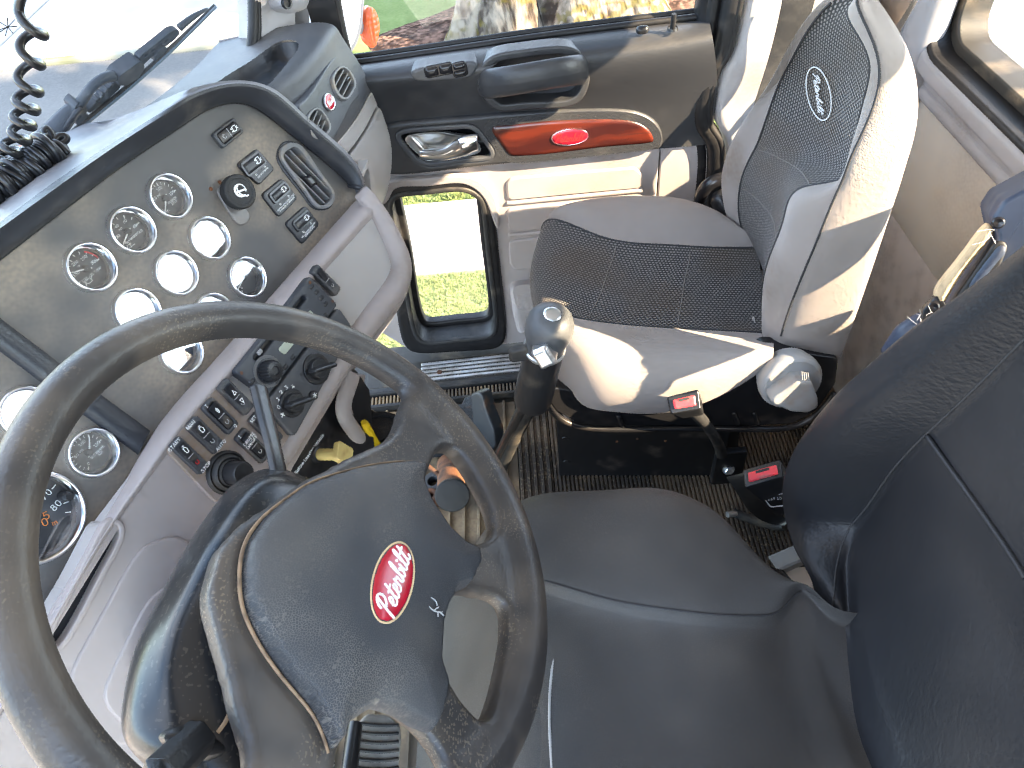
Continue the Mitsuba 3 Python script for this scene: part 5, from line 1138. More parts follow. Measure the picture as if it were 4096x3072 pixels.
st_ = thing('buckle_strap', 'black stitched webbing strap on the floor under the buckle', 'strap')
sa = [at(*q, z=z) for q, z in zip(kb((1430, 650), (1480, 720), (1560, 840), (1680, 930), (1800, 950)), (.16, .15, .10, .05, .06))]; sb = [at(*q, z=z) for q, z in zip(kb((1560, 620), (1600, 700), (1680, 800), (1760, 880), (1830, 930)), (.20, .19, .14, .08, .07))]
sg_ = grid_mesh(patch([sa, sb], 8, 40))[0]; add('webbing', cat([sg_, mesh(sg_.vertices + V(0, 0, .003), sg_.faces)]), 'cord_black', st_, smooth=True)
add('loop', tube(curve([at(*q, z=z) for q, z in zip(kb((1475, 870), (1600, 915), (1720, 950), (1800, 955)), (.03, .03, .03, .04))], 30), .009, 10), 'black_rubber', st_, smooth=True)
add('bolt', lathe([(.006, 0), (.006, .02), (.0002, .02)], Pl(at(*kb((1490, 875))[0], z=.035), V(-1, -.3, .4)), (0, 0), 12), 'silver_cap', st_, smooth=30)

# --- driver seat in black leather
mat('piping_grey', (.42, .40, .38), .6)
ds = thing('driver_seat', 'black leather driver seat in the foreground with worn cushion and dark tall backrest', 'seat')
fo = [at(1900, 2190, z=.40), at(1985, 2078, z=.435), at(2130, 1994, z=.452), at(2400, 1974, z=.462), at(2620, 1966, z=.466), at(2780, 2008, z=.462), at(2920, 2100, z=.455), at(3080, 2268, z=.447), at(3230, 2365, z=.44), at(3330, 2440, z=.43)]
fi = [at(2020, 2330, z=.405), at(2080, 2312, z=.440), at(2175, 2322, z=.460), at(2420, 2392, z=.462), at(2650, 2432, z=.462), at(2850, 2456, z=.458), at(3010, 2462, z=.450), at(3130, 2432, z=.442), at(3216, 2366, z=.438), at(3318, 2466, z=.428)]
rows = []
for k in range(10):
    a, b = fo[k], fi[k]; m = (a + b) / 2 + V(0, 0, .014)
    d = V(0, -1, 0)
    x = b[0]; nz = .425 if k > 1 else .40
    i1 = b + V(0, -.012, -.011 if 1 < k < 8 else -.004); c1 = V(x, b[1] - .10, b[2] - .022); c2 = V(x, .20, b[2] - .018); c3 = V(x, .06, b[2] - .005)
    rows.append([a + V(0, .012, -.16), a + V(0, .020, -.05), a, m, b, i1, c1, c2, c3])
last = [p + V(.10, 0, -.012) for p in rows[-1]]; rows += [last, [p + V(.22, 0, -.035) for p in rows[-1]]]
f0 = [p + V(.02, 0, -.14) for p in rows[0]]; f1_ = [p + V(-.002, 0, -.05) for p in rows[0]]
Gd = lofted([f0, f1_] + rows, 7, 8)
pieces(Gd, [(0, 32), (32, 64)], ['cushion_bolster', 'cushion'], ['seat_leather', 'seat_leather'], ds, {0: 'smooth far side bolster of the leather cushion', 1: 'worn flat leather cushion centre'})
add('seam', tube(Gd[22:70, 32] + V(0, -.0006, .0004), .0010, 6), 'thread_dark', ds, smooth=True)
fl_line = curve([at(2276, 2362, z=.452), at(2250, 2480, z=.438), at(2215, 2640, z=.436), at(2198, 2820, z=.436), at(2212, 3120, z=.436)], 40)
add('front_piping', tube(fl_line + V(0, 0, .0015), .0016, 8), 'piping_grey', ds, smooth=True)
ff = [[at(2270, 2372, z=.446), at(2246, 2480, z=.437), at(2213, 2640, z=.434), at(2197, 2820, z=.434), at(2212, 3120, z=.434)],
      [at(2150, 2335, z=.425), at(2120, 2480, z=.415), at(2080, 2640, z=.412), at(2050, 2820, z=.412), at(2040, 3120, z=.412)],
      [at(1930, 2330, z=.345), at(1900, 2480, z=.345), at(1880, 2640, z=.345), at(1850, 2820, z=.345), at(1830, 3120, z=.345)],
      [at(1770, 2330, z=.22), at(1735, 2480, z=.22), at(1700, 2640, z=.22), at(1680, 2820, z=.22), at(1660, 3120, z=.22)]]
m_, uv_ = grid_mesh(patch(ff, 40, 50)); add('cushion_front', m_, 'seat_leather', ds, uv=uv_, label='leather front face of the driver cushion')
add('seat_base', box(V(-.02, .08, .02), V(.34, .50, .30), .03), 'black_paint', ds)
# backrest
bo = [at(3400, 2580, y=.335), at(3338, 2440, y=.368), at(3242, 2300, y=.420), at(3180, 2190, y=.465), at(3140, 2060, y=.515), at(3131, 1960, y=.535), at(3172, 1811, y=.542), at(3240, 1703, y=.542), at(3342, 1580, y=.537), at(3477, 1458, y=.532), at(3654, 1309, y=.522), at(3850, 1170, y=.507), at(4096, 985, y=.488), at(4330, 800, y=.46)]
bi = [at(3405, 2590, y=.318), at(3344, 2450, y=.352), at(3338, 2350, y=.388), at(3352, 2240, y=.425), at(3395, 2120, y=.455), at(3450, 2050, y=.458), at(3545, 1915, y=.455), at(3610, 1835, y=.45), at(3690, 1752, y=.445), at(3789, 1660, y=.44), at(3930, 1525, y=.435), at(4060, 1395, y=.43), at(4290, 1170, y=.42), at(4500, 960, y=.40)]
rows = []
for a, b in list(zip(bo, bi))[2:]:
    i_ = len(rows); z = b[2]; zn = z if i_ > 3 else .415 + .016 * i_; bx = np.interp(zn, [.40, .47, .60, .80], [.306, .345, .402, b[0] + .024 if z > .6 else .43])
    k_ = min(1, .3 + i_ * .25); rid = a * .45 + b * .55 + V(-.022, -.004, .006) * k_
    rows.append([a + V(.11, -.05, -.04), a + V(.06, .006, -.02), a, a * .75 + b * .25 + V(-.016, 0, .004) * k_, rid, b, b + V(.004, -.012, -.003), V(bx, b[1] * .68, zn), V(bx - .004, b[1] * .40, zn), V(bx - .012, .02, zn)])
rows = [[p + V(-.002, -.03, -.10) for p in rows[0]]] + rows
Gk = lofted(rows, 7, 8)
pieces(Gk, [(0, 40), (40, 72)], ['backrest_bolster', 'backrest'], ['back_leather', 'back_leather'], ds, {0: 'padded far bolster of the black backrest'})
add('seam', tube(Gk[:, 40] + V(-.0003, 0, 0), .0012, 6), 'thread_dark', ds, smooth=True)
# upper shoulder pad, its edge crossing the backrest
ce = [on_grid(Gk[:, 40:], *q)[0] for q in ((3716, 1745), (3850, 1930), (3985, 2120), (4110, 2310))]
ue = [on_grid(Gk[:, 40:], *q)[0] for q in ((3800, 1668), (3940, 1800), (4080, 1960))]
add('shoulder_crease', tube(curve([c + V(-.002, 0, 0) for c in ce], 40), .0030, 8), 'back_leather', ds, smooth=True)
# torn armrest mount on the far side of the backrest
ap = Pl(at(3900, 1050, y=.60), V(-.42, -.80, .42))
am = add('armrest_mount', plate(ap, rnd(ap.px([(3965, 868), (4010, 800), (4200, 700), (4300, 900), (3900, 1260), (3760, 1370), (3742, 1330), (3870, 1130), (3985, 955)]), .005), -.10, .004, .006, nb=5), 'bracket_navy', ds, label='blue black armrest mount with exposed tan foam')
add('recess', plate(ap, rnd(ap.px([(3972, 968), (4012, 952), (4030, 985), (4000, 1060), (3830, 1240), (3790, 1250), (3800, 1215)]), .006), .0, .0065, .003), 'black_rubber', am)
add('recess_floor', pillow(ap, rnd(ap.px([(3990, 975), (4020, 975), (4018, 1010), (3840, 1220), (3815, 1225), (3900, 1090)]), .004), .0062, .002, .006, .003), 'bracket_navy', am, smooth=True)
add('foam_edge', pillow(ap, spl2(ap.px([(3955, 905), (3972, 915), (3965, 950), (3860, 1085), (3785, 1205), (3765, 1222), (3738, 1198), (3790, 1105), (3880, 990)]), 60), -.004, .010, .010, .003, skirt=.02), 'foam_tan', am, smooth=True)
for q in ((3990, 888), (3733, 1222)): add('screw', lathe([(.0062, .003), (.0060, .0065), (.0045, .0075), (.002, .0070), (.0002, .0065)], ap, ap.px([q])[0], 20), 'black_gloss', am, smooth=40)
add('screw_tab', plate(ap, rnd(ap.px([(3690, 1235), (3745, 1180), (3780, 1200), (3790, 1240), (3720, 1290), (3680, 1290)]), .003), -.01, .004, .002), 'black_plastic', am)
tg = curve([at(3560, 1420, y=.585), at(3640, 1330, y=.59), at(3700, 1275, y=.595)], 20); add('torn_cover', tube(tg, [.012, .016, .010], 12), 'bracket_navy', am, smooth=True)
for k in range(9):
    a = ap.w(ap.px([(rng.uniform(3660, 3720), rng.uniform(1230, 1300))]), .004)[0] if k < 6 else ap.w(ap.px([(3960, 890 + 6 * k)]), .004)[0]
    add('thread', tube(curve([a, a + V(*rng.normal(0, .004, 3)), a + V(*rng.normal(0, .008, 3)) + (V(-.012, 0, .004) if k >= 6 else 0)], 10), .00022, 4), 'print_white', am, smooth=True)
shp = Pl(at(3650, 1560, y=.625), V(-.30, -.88, .36))
add('side_shell', plate(shp, rnd(shp.px([(3262, 1760), (3330, 1640), (3430, 1545), (3580, 1430), (3760, 1310), (4000, 1150), (4200, 1100), (4100, 1700), (3500, 2050), (3280, 1950)]), .01), -.02, .01, .006), 'bracket_navy', ds)
# things on the floor behind the driver seat
blk = thing('floor_block', 'small beige block on the floor behind the driver cushion', 'block')
b0 = at(3212, 2318, z=.03); add('block', box(b0 + V(-.03, -.02, -.03), b0 + V(.032, .022, .006), .003), 'beige_block', blk)
rail = thing('seat_rail', 'short grey seat rail on the floor behind the driver cushion', 'rail')
r0, r1 = at(3090, 2265, z=.05), at(3205, 2215, z=.06)
add('rail', sweep(np.array(lin(r0, r1, 8)), [(-.016, -.01), (-.016, .008), (-.012, .011), (.012, .011), (.016, .008), (.016, -.01)], V(0, 0, 1)), 'knob_grey', rail, smooth=30)
add('bracket', box(at(3160, 2285, z=.0), at(3150, 2270, z=0) + V(.012, .01, .06), .002), 'knob_grey', rail)

# ---------------------------------------------------------------- steering wheel and column
WC = CAM + V(-.1849, .3201, -.5223)
WP = Pl(WC, V(.7057, -.0285, .7079), V(0, 1, 0))
skirt = [(1640, 1590), (1593, 1653), (1553, 1751), (1420, 1822), (1287, 1893), (1199, 1937), (1074, 2026), (968, 2097), (897, 2168), (852, 2239), (826, 2336), (821, 2399), (844, 2514), (897, 2709), (923, 2824), (968, 2984), (977, 3072), (960, 3220)]
sk = WP.px(skirt)
a0 = math.atan2(sk[-1][1], sk[-1][0]); a1 = math.atan2(sk[0][1], sk[0][0])
arc = np.array([(.226 * math.cos(t), .226 * math.sin(t)) for t in np.linspace(a0 if a0 > 0 else a0 + 2 * np.pi, a1 + 0, 60)])
HL = poly(np.vstack([spl2(np.vstack([sk]), 10)[:0], curve(sk, 80), arc]))
HA = poly(spl2(WP.px([(1752, 1806), (1706, 1880), (1692, 1940), (1725, 2015), (1795, 2120), (1850, 2172), (1910, 2178), (1962, 2140), (1962, 2075), (1925, 1980), (1870, 1885), (1810, 1812)]), 80))
HB = poly(spl2(WP.px([(1815, 2378), (1930, 2388), (1995, 2420), (2016, 2490), (2008, 2600), (1985, 2720), (1940, 2880), (1915, 2892), (1850, 2830), (1790, 2745), (1758, 2640), (1768, 2490)]), 80))
HC = poly(spl2(WP.px([(1330, 3060), (1388, 2886), (1480, 2822), (1575, 2850), (1685, 2945), (1775, 3080), (1830, 3250), (1700, 3420), (1500, 3420), (1350, 3280)]), 80))
body = sg.Point(0, 0).buffer(.2255, 64).difference(shapely.union_all([HL, HA, HB, HC]))
body = max(body.geoms, key=lambda g: g.area) if hasattr(body, 'geoms') else body
st2 = .0015; xs = np.arange(-.26, .26, st2); X, Yy = np.meshgrid(xs, xs, indexing='ij')
ins2 = shapely.contains_xy(body, X, Yy); sd2 = (ndimage.distance_transform_edt(~ins2) - ndimage.distance_transform_edt(ins2)) * st2
def wheel_sdf(p):
    q = np.stack([(p[:, 0] + .26) / st2, (p[:, 1] + .26) / st2]); d2 = ndimage.map_coordinates(sd2, q, order=1, mode='nearest')
    rr = np.hypot(p[:, 0], p[:, 1]); tor = np.hypot(rr - .2255, p[:, 2]) - .0172
    hub = np.clip(1 - rr / .17, 0, 1); top, bot = .0085 + .004 * hub, -.013 - .012 * hub
    a, b = d2 + .009, np.abs(p[:, 2] - (top + bot) / 2) - (top - bot) / 2 + .009
    slab = np.minimum(np.maximum(a, b), 0) + np.hypot(np.maximum(a, 0), np.maximum(b, 0)) - .009
    return smin(tor, slab, .022)
wm = surface_net(wheel_sdf, (-.25, -.25, -.034), (.25, .25, .036), .0026)
wm = trimesh.smoothing.filter_taubin(trimesh.Trimesh(wm.vertices, wm.faces, process=False), iterations=8)
wheel = thing('steering_wheel', 'worn black truck steering wheel with padded hub and red oval badge', 'steering wheel')
add('rim_and_spokes', place(wm, WP), 'rim_rubber', wheel, smooth=True, label='dusty worn rim and spokes of the wheel')
pad_px = [(1698, 1860), (1598, 1850), (1465, 1868), (1358, 1895), (1234, 1940), (1154, 1993), (1060, 2072), (990, 2170), (967, 2275), (972, 2399), (1006, 2505), (1076, 2627), (1166, 2743), (1246, 2840), (1322, 3010), (1340, 3020), (1392, 2892), (1480, 2832), (1572, 2860), (1640, 2905), (1725, 2935), (1755, 2860), (1780, 2745), (1748, 2645), (1758, 2490), (1808, 2372), (1870, 2345), (1908, 2260), (1900, 2200), (1838, 2172), (1780, 2118), (1712, 2015), (1680, 1940)]
HP = .0145
pq = rnd(ring(WP.lift(HP).px(pad_px), step=.003), .006)
P_, t_, D_, g_ = fill(pq, .0035)
c_ = WP.lift(HP).px([(1500, 2330)])[0]
def pad_h(P, D): 
    s = np.clip(D / .055, 0, 1); return HP + .0045 + .020 * np.sqrt(1 - (1 - s)**2)
hh_ = np.where(D_ < 1e-9, HP - .002, pad_h(P_, D_))
add('hub_pad', mesh(WP.w(P_, hh_), t_), 'hub_leather', wheel, uv=P_, label='grained leather hub pad, cracked with wear')
sl_ = WP.lift(HP).px([(1700, 1856), (1598, 1846), (1465, 1863), (1358, 1890), (1234, 1934), (1154, 1986), (1054, 2066), (982, 2166), (958, 2274), (963, 2401), (998, 2508), (1069, 2632), (1158, 2748), (1238, 2845), (1312, 3014)])
add('seam', tube(WP.w(curve(sl_, 120), HP + .0005), [.0006, .0007, .0008, .0011, .0015, .0016, .0015, .0013, .0012], 8), 'seam_tan', wheel, smooth=True, label='worn tan seam line round the hub pad')
hb = WP.lift(.036); b0_, b1_ = hb.px([(1518, 2482)])[0], hb.px([(1612, 2174)])[0]; cb = hb.px([(1565, 2329)])[0]
bw = np.linalg.norm(hb.px([(1640, 2262)])[0] - hb.px([(1490, 2396)])[0])
badge('badge', WP, cb, np.linalg.norm(b1_ - b0_) * .5, .0178, math.atan2(*(b1_ - b0_)[::-1]), wheel, .0365, label='red oval badge with white script on the hub', rim='foam_tan')
kc_ = WP.lift(.036).px([(1738, 2425)])[0]
add('horn_mark', strokes(WP, [[(-.008, -.003), (-.002, .003), (.005, .004), (.008, 0), (.005, -.004), (-.001, -.003)], [(-.008, .003), (-.006, .000), (-.011, -.002)], [(-.002, .003), (-.003, -.003)]], .0009, kc_, .9, .0352, .0008), 'print_grey', wheel, smooth=False)

col = thing('steering_column', 'black plastic steering column shroud behind the wheel with two levers', 'steering column')
sil = [(1250, 1925), (1110, 1876), (1020, 1892), (932, 1946), (870, 2017), (790, 2132), (728, 2239), (666, 2354), (613, 2460), (568, 2558), (533, 2665), (511, 2780), (502, 2878), (515, 2958), (560, 3025), (650, 3110)]
rid = [(1240, 1935), (1110, 1900), (1040, 1925), (975, 1985), (915, 2065), (850, 2165), (795, 2270), (745, 2385), (705, 2495), (685, 2600), (680, 2700), (690, 2800), (705, 2880), (720, 2950), (740, 3010), (780, 3090)]
inn = [(1330, 1990), (1240, 2000), (1150, 2030), (1080, 2080), (1020, 2140), (970, 2210), (940, 2290), (925, 2370), (925, 2450), (940, 2540), (965, 2640), (990, 2740), (1010, 2840), (1030, 2930), (1045, 3010), (1060, 3100)]
rows = []
for s, r, i in zip(sil, rid, inn):
    s, r, i = np.array(s), np.array(r), np.array(i)
    a = at(*s, pl=WP, h=-.085)
    rows.append([behind(a, .13) + WP.v * -.02, behind(a, .05), a, at(*(s * .5 + r * .5), pl=WP, h=-.060), at(*r, pl=WP, h=-.046), at(*(r * .55 + i * .45), pl=WP, h=-.036), at(*i, pl=WP, h=-.030), at(*(i + V(160, 20)), pl=WP, h=-.030)])
add('shroud', grid_mesh(patch(rows, 90, 60))[0], 'shroud_black', col, smooth=True)
add('screw_pocket', pillow(Pl(at(684, 2421, pl=WP, h=-.074), V(.62, -.62, .48)), circ(.0085, 24, ry=.0045), -.001, .0016, .004, .0015), 'foam_tan', col, smooth=True)
add('split_line', tube(curve([at(930, 2820, pl=WP, h=-.027), at(905, 2880, pl=WP, h=-.030), at(870, 2930, pl=WP, h=-.034)], 14), .0016, 6), 'seam_tan', col, smooth=True)
core = [WC - WP.n * .03, WC - WP.n * .32]
add('column_tube', tube(core, .045, 24), 'black_plastic', col, smooth=40)
def blade_lever(pts, rads, flat, name, m='black_plastic'):
    c = curve(pts, 40); r = np.interp(np.linspace(0, 1, 40), np.linspace(0, 1, len(rads)), rads)
    t = np.gradient(c, axis=0); t /= np.linalg.norm(t, axis=1, keepdims=True); s = np.cross(t, WP.n); s /= np.linalg.norm(s, axis=1, keepdims=True); u = np.cross(s, t)
    A = np.linspace(0, 2 * np.pi, 25); rp = 1 + .06 * np.cos(6 * A)
    G = c[:, None] + r[:, None, None] * ((np.cos(A) * rp)[None, :, None] * s[:, None] + flat * (np.sin(A) * rp)[None, :, None] * u[:, None])
    e0, e1 = c[0] - t[0] * r[0] * .4, c[-1] + t[-1] * r[-1] * .5
    G = np.concatenate([np.repeat(e0[None, None], 25, 1), (G[:1] - e0) * .7 + e0, G, (G[-1:] - e1) * .75 + e1, np.repeat(e1[None, None], 25, 1)])
    return add(name, grid_mesh(G)[0], m, col, smooth=True)
blade_lever([at(1120, 1930, pl=WP, h=-.075), at(1095, 1800, pl=WP, h=-.085), at(1060, 1660, pl=WP, h=-.10), at(1034, 1552, pl=WP, h=-.11)], [.0085, .0088, .0098, .0100], .6, 'trailer_brake_lever')
blade_lever([at(800, 2945, pl=WP, h=-.035), at(745, 3000, pl=WP, h=-.030), at(640, 3110, pl=WP, h=-.020)], [.0125, .0125, .0135], .9, 'turn_signal_lever')
dp_ = Pl(at(800, 2965, pl=WP, h=-.031), unit(WP.n + V(.25, -.25, -.05)))
add('lever_boot', pillow(dp_, spl2(dp_.px([(668, 2952), (700, 2918), (770, 2905), (850, 2940), (930, 2985), (935, 3005), (880, 3040), (800, 3040), (720, 3000)]), 60), -.004, .005, .008, .0025, skirt=.008), 'black_plastic', col, smooth=True)

# ---------------------------------------------------------------- gear lever
gl_ = thing('gear_lever', 'tall gear lever with grey domed knob and black grip on the floor', 'gear lever')
hc = at(2195, 1318, y=.70); gb_ = at(2130, 1600, y=.735); fb_ = at(1985, 1905, z=.04)
ax_ = unit(hc - gb_); gpl = Pl(gb_, ax_)
L0 = np.linalg.norm(hc - gb_)
add('shaft', tube(curve([fb_, fb_ * .5 + gb_ * .5 + V(-.004, 0, 0), gb_ + ax_ * .02], 24), .0155, 16), 'black_rubber', gl_, smooth=True)
add('shaft_tape', tube(curve([fb_ + V(-.012, -.008, .01), fb_ * .5 + gb_ * .5 + V(-.017, -.006, 0), gb_ + V(-.010, -.006, 0)], 20), .008, 10), 'cord_black', gl_, smooth=True)
add('grip', lathe([(.018, -.004), (.0275, -.002), (.029, .004), (.0295, .03), (.0285, .07), (.0275, L0 - .045)], gpl, (0, 0), 40), 'black_plastic', gl_, smooth=40)
add('collar', lathe([(.0278, L0 - .047), (.0292, L0 - .044), (.0292, L0 - .040), (.0272, L0 - .038)], gpl, (0, 0), 40), 'silver_cap', gl_, smooth=40)
add('knob', lathe([(.0268, L0 - .040), (.0275, L0 - .025), (.0305, L0 - .012), (.0325, L0 + .002), (.0318, L0 + .014), (.028, L0 + .024), (.020, L0 + .031), (.010, L0 + .0345), (.0002, L0 + .0355)], gpl, (0, 0), 48), 'shift_knob', gl_, smooth=True)
kt = gpl.lift(L0 + .0310); kpt = kt.px([(2222, 1292)])[0]
add('shift_plate', pillow(Pl(gpl.w([[0, 0]], L0 + .0352)[0], ax_), circ(.0125, 40), -.002, .0028, .008, .002), 'silver_cap', gl_, smooth=True, label='pale shift pattern disc on the knob top')
sp_ = at(2175, 1435, y=.655); spn = Pl(sp_, V(-.15, -1, .25), V(1, 0, .35))
add('splitter_switch', pillow(spn, rrect(.024, .030, .004, (0, 0), .12), -.004, .007, .006, .002, skirt=.022), 'silver_cap', gl_, smooth=True)
tp_ = at(2075, 1413, y=.70)
add('range_selector', hull([(tp_ + V(-.008, 0, .006), .006), (tp_ + V(.010, 0, .008), .006), (tp_ + V(-.008, 0, -.008), .006), (tp_ + V(.014, 0, -.008), .005), (tp_ + V(.03, .005, 0), .004)]), 'black_rubber', gl_, smooth=40)

# ---------------------------------------------------------------- loose iron parts, pedals
br_ = thing('iron_bracket', 'dark cast iron bracket with upright fin and lug holes on the floor mat', 'bracket')
kf = crop(1380, 1200, .512)
fpz = Pl(V(0, 0, .05), V(0, 0, 1), V(1, 0, 0))
bpx = fpz.px(kf((840, 812), (910, 812), (935, 755), (1000, 740), (1040, 770), (1060, 1010), (1040, 1080), (960, 1060), (860, 900)))
add('base_plate', plate(fpz, rnd(bpx, .006), -.02, .0, .004, holes=[circ(.011, 24, fpz.px(kf((988, 795)))[0])]), 'cast_iron', br_)
add('hole_washer', lathe([(.0105, -.019), (.0002, -.019)], fpz, fpz.px(kf((988, 795)))[0], 20), 'rust', br_)
fn0 = Pl(at(*kf((1060, 900))[0], z=.10), V(-.72, -.62, .28))
add('fin', plate(fn0, rnd(fn0.px(kf((1012, 720), (1060, 705), (1100, 715), (1140, 860), (1195, 1000), (1210, 1130), (1150, 1190), (1070, 1150), (1030, 980))), .008), -.014, .012, .005), 'cast_iron', br_)
add('lettering', cat([strokes(fpz, [[(0, 0), (0, .009)], [(0, 0), (.004, 0)]], .0016, fpz.px(kf((890 + 34 * i, 850 + 26 * j)))[0], .8, .0, .0012) for i in range(4) for j in range(4)]), 'cast_iron', br_, smooth=False)
pp0, pp1 = at(*kf((815, 1290))[0], z=.04), at(*kf((838, 1525))[0], z=.13)
pipe = thing('rusty_pipe', 'short rusty pipe with a black capped end beside the wheel spoke', 'pipe')
add('pipe', tube([pp0, pp0 * .5 + pp1 * .5, pp1], [.026, .0265, .028], 28, 20), 'rust', pipe, smooth=40)
cpl = Pl(pp1, pp1 - pp0); add('end_cap', lathe([(.029, -.006), (.0325, -.003), (.0325, .002), (.030, .004), (.0002, .0035)], cpl, (0, 0), 36), 'cap_black', pipe, smooth=40)
mat('cap_black', (.010, .010, .010), .55)
rod = thing('rusty_rod', 'thin rusty rod leaning on the rusty pipe', 'rod')
add('rod', tube([at(*kf((640, 1290))[0], z=.10), at(*kf((775, 1395))[0], z=.09)], .0045, 10), 'rust', rod, smooth=40)
for q, r, lb in (((688, 1425), .021, 'black ring washer beside the rusty pipe, upper of two'), ((672, 1530), .015, 'small hook eye below the ring washer')):
    k = thing('iron_ring', lb, 'ring'); zp = Pl(at(*kf(q)[0], z=.03), V(-.1, -.2, 1))
    add('ring', lathe([(r, -.03), (r * 1.02, .004), (r * .9, .007), (r * .5, .007), (r * .46, .002), (r * .46, -.02)], zp, (0, 0), 32), 'cast_iron' if r > .02 else 'rust', k, smooth=40)
k = thing('clutch_housing', 'black iron block under the steering wheel spoke', 'block')
add('block', box(at(*kf((700, 1150))[0], z=.02) + V(-.03, 0, 0), at(*kf((800, 1290))[0], z=.02) + V(.02, .02, .07), .006), 'cast_iron', k)
ped_ = thing('accelerator_pedal', 'dusty ribbed accelerator pedal seen through the bottom of the wheel', 'pedal')
pc = Pl(at(1540, 2990, z=.16), V(.55, -.1, .84), V(0, 1, 0))
kp4 = crop(1300, 1950, .678)
add('pad', plate(pc, rnd(pc.px(kp4((120, 1750), (190, 1400), (260, 1330), (380, 1340), (450, 1410), (455, 1480), (430, 1750))), .006), -.016, .0, .004), 'pedal_tan', ped_)
mat('pedal_tan', soiled((.24, .215, .18), (.10, .085, .07), 30, .4, .75), .8, pebble, .0006)
for i in range(6):
    q = pc.px(kp4((205 - 8 * i, 1392 + 52 * i), (330, 1404 + 52 * i), (432, 1400 + 50 * i)))
    add('tread_groove', tube(pc.w(curve(q, 14), .0005), .0024, 6), 'black_rubber', ped_, smooth=True)
add('pedal_arm', tube([at(1418, 2900, z=.2), at(1395, 3110, z=.22)], .011, 10), 'black_paint', ped_, smooth=True)
pb2 = thing('brake_pedal', 'small ribbed brake pedal corner behind the hub', 'pedal')
pc2 = Pl(at(1310, 3030, z=.20), V(.6, 0, .8), V(0, 1, 0))
add('pad', plate(pc2, rnd(pc2.px([(1280, 3000), (1338, 2990), (1345, 3130), (1270, 3130)]), .004), -.012, 0, .003), 'black_rubber', pb2)
for i in range(5): add('tread_rib', tube(pc2.w(pc2.px([(1290, 3012 + 18 * i), (1335, 3008 + 18 * i)]), .001), .0016, 6), 'pedal_tan', pb2, smooth=True)

# ---------------------------------------------------------------- windshield, pillar, wiper, cords, mirror
pillar = thing('passenger_front_pillar', 'grey windshield pillar with black seals at the end of the dash', 'pillar'); labels[pillar] = {'kind': 'structure'}
base = at(1110, 160, z=.79)
ap2 = Pl(base, V(.80, -.55, .10))
add('trim', plate(ap2, rnd(ap2.px([(1030, -420), (1190, -420), (1186, 190), (1036, 210), (1033, 0)]), .004), -.05, .0, .006), 'trim_grey', pillar)
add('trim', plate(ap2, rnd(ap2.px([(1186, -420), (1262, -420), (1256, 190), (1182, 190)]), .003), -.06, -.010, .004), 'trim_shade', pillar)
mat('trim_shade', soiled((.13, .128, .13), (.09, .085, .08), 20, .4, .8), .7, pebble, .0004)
add('seal', tube(curve([at(1010, -420, pl=ap2), at(1012, 0, pl=ap2), at(1013, 90, pl=ap2), at(1010, 160, pl=ap2), at(1002, 210, pl=ap2)], 30), .0085, 12), 'seal_rubber', pillar, smooth=True)
add('seal', tube(curve([at(1025, -420, pl=ap2), at(1027, 0, pl=ap2), at(1030, 130, pl=ap2), at(1022, 185, pl=ap2)], 30), .006, 12), 'seal_rubber', pillar, smooth=True)
gh = thing('grab_handle_mount', 'pale rounded plastic handle end screwed to the windshield pillar', 'handle')
gpl2 = ap2.lift(.012)
add('mount', pillow(gpl2, spl2(gpl2.px([(1094, -60), (1094, 10), (1112, 40), (1150, 54), (1200, 50), (1240, 20), (1250, -40), (1240, -120), (1110, -120)]), 60), -.012, .030, .022, .003, skirt=.01), 'trim_grey', gh, smooth=True)
add('screw', lathe([(.009, .018), (.0085, .024), (.006, .0235), (.0055, .021), (.0002, .021)], gpl2, gpl2.px([(1106, 14)])[0] + V(.003, 0), 20), 'black_plastic', gh, smooth=40)
# windshield sheet
g1, g2 = at(1000, 190, z=.79), at(316, 560, z=.79)
wn = V(.74 * .87, -.67 * .87, -.5); dirw = unit(g2 - g1); upw = unit(np.cross(unit(wn), dirw)); upw = upw if upw[2] > 0 else -upw
n_w = unit(np.cross(dirw, upw)); n_w = n_w if n_w @ (CAM - g1) > 0 else -n_w
WS = Pl(g1 - n_w * .012, n_w, dirw)
wsq = [g1 - dirw * .06 - upw * .05, g1 + dirw * 1.1 - upw * .05, g1 + dirw * 1.1 + upw * .9, g1 - dirw * .06 + upw * .9]
wsh = thing('windshield', 'dusty glass windshield above the dash with the wiper outside', 'windshield')
add('glass', mesh([p - n_w * .012 for p in wsq], [[0, 1, 2], [0, 2, 3]]), 'window_glass', wsh, smooth=False)
# star crack and specks on the glass
ck = WS.px([(28, 105)])[0]
add('star_crack', strokes(WS, [[(0, 0), (.011 * math.cos(t), .011 * math.sin(t))] for t in np.linspace(.2, 6.2, 8)], .0009, ck, 0, .001, .0003), 'black_gloss', wsh, smooth=False)
# wiper outside the glass
wi = thing('wiper', 'black windshield wiper blade and arm outside the glass', 'wiper')
WO = WS.lift(-.030); kw = crop(0, 0, .5425)
add('blade', tube([at(*q, pl=WO, h=.006) for q in kw((1585, 40), (1290, 330), (950, 635), (640, 890), (440, 1070))], [.003, .0042, .0045, .0045, .0045], 8, 40), 'black_rubber', wi, smooth=True)
add('blade_edge', tube([at(*q, pl=WO, h=.010) for q in kw((1592, 48), (1300, 340), (962, 645), (652, 900), (450, 1082))], .0020, 6, 40), 'blade_blue', wi, smooth=True)
mat('blade_blue', (.10, .14, .17), .5)
def flat(q, h0, h1, name, holes=()): return add(name, plate(WO, rnd(WO.px(kw(*q)), .002), h0, h1, .001, holes=[WO.px(kw(*r)) for r in holes]), 'wiper_grey', wi)
mat('wiper_grey', soiled((.028, .036, .045), (.07, .075, .08), 30, .5, .85), .55)
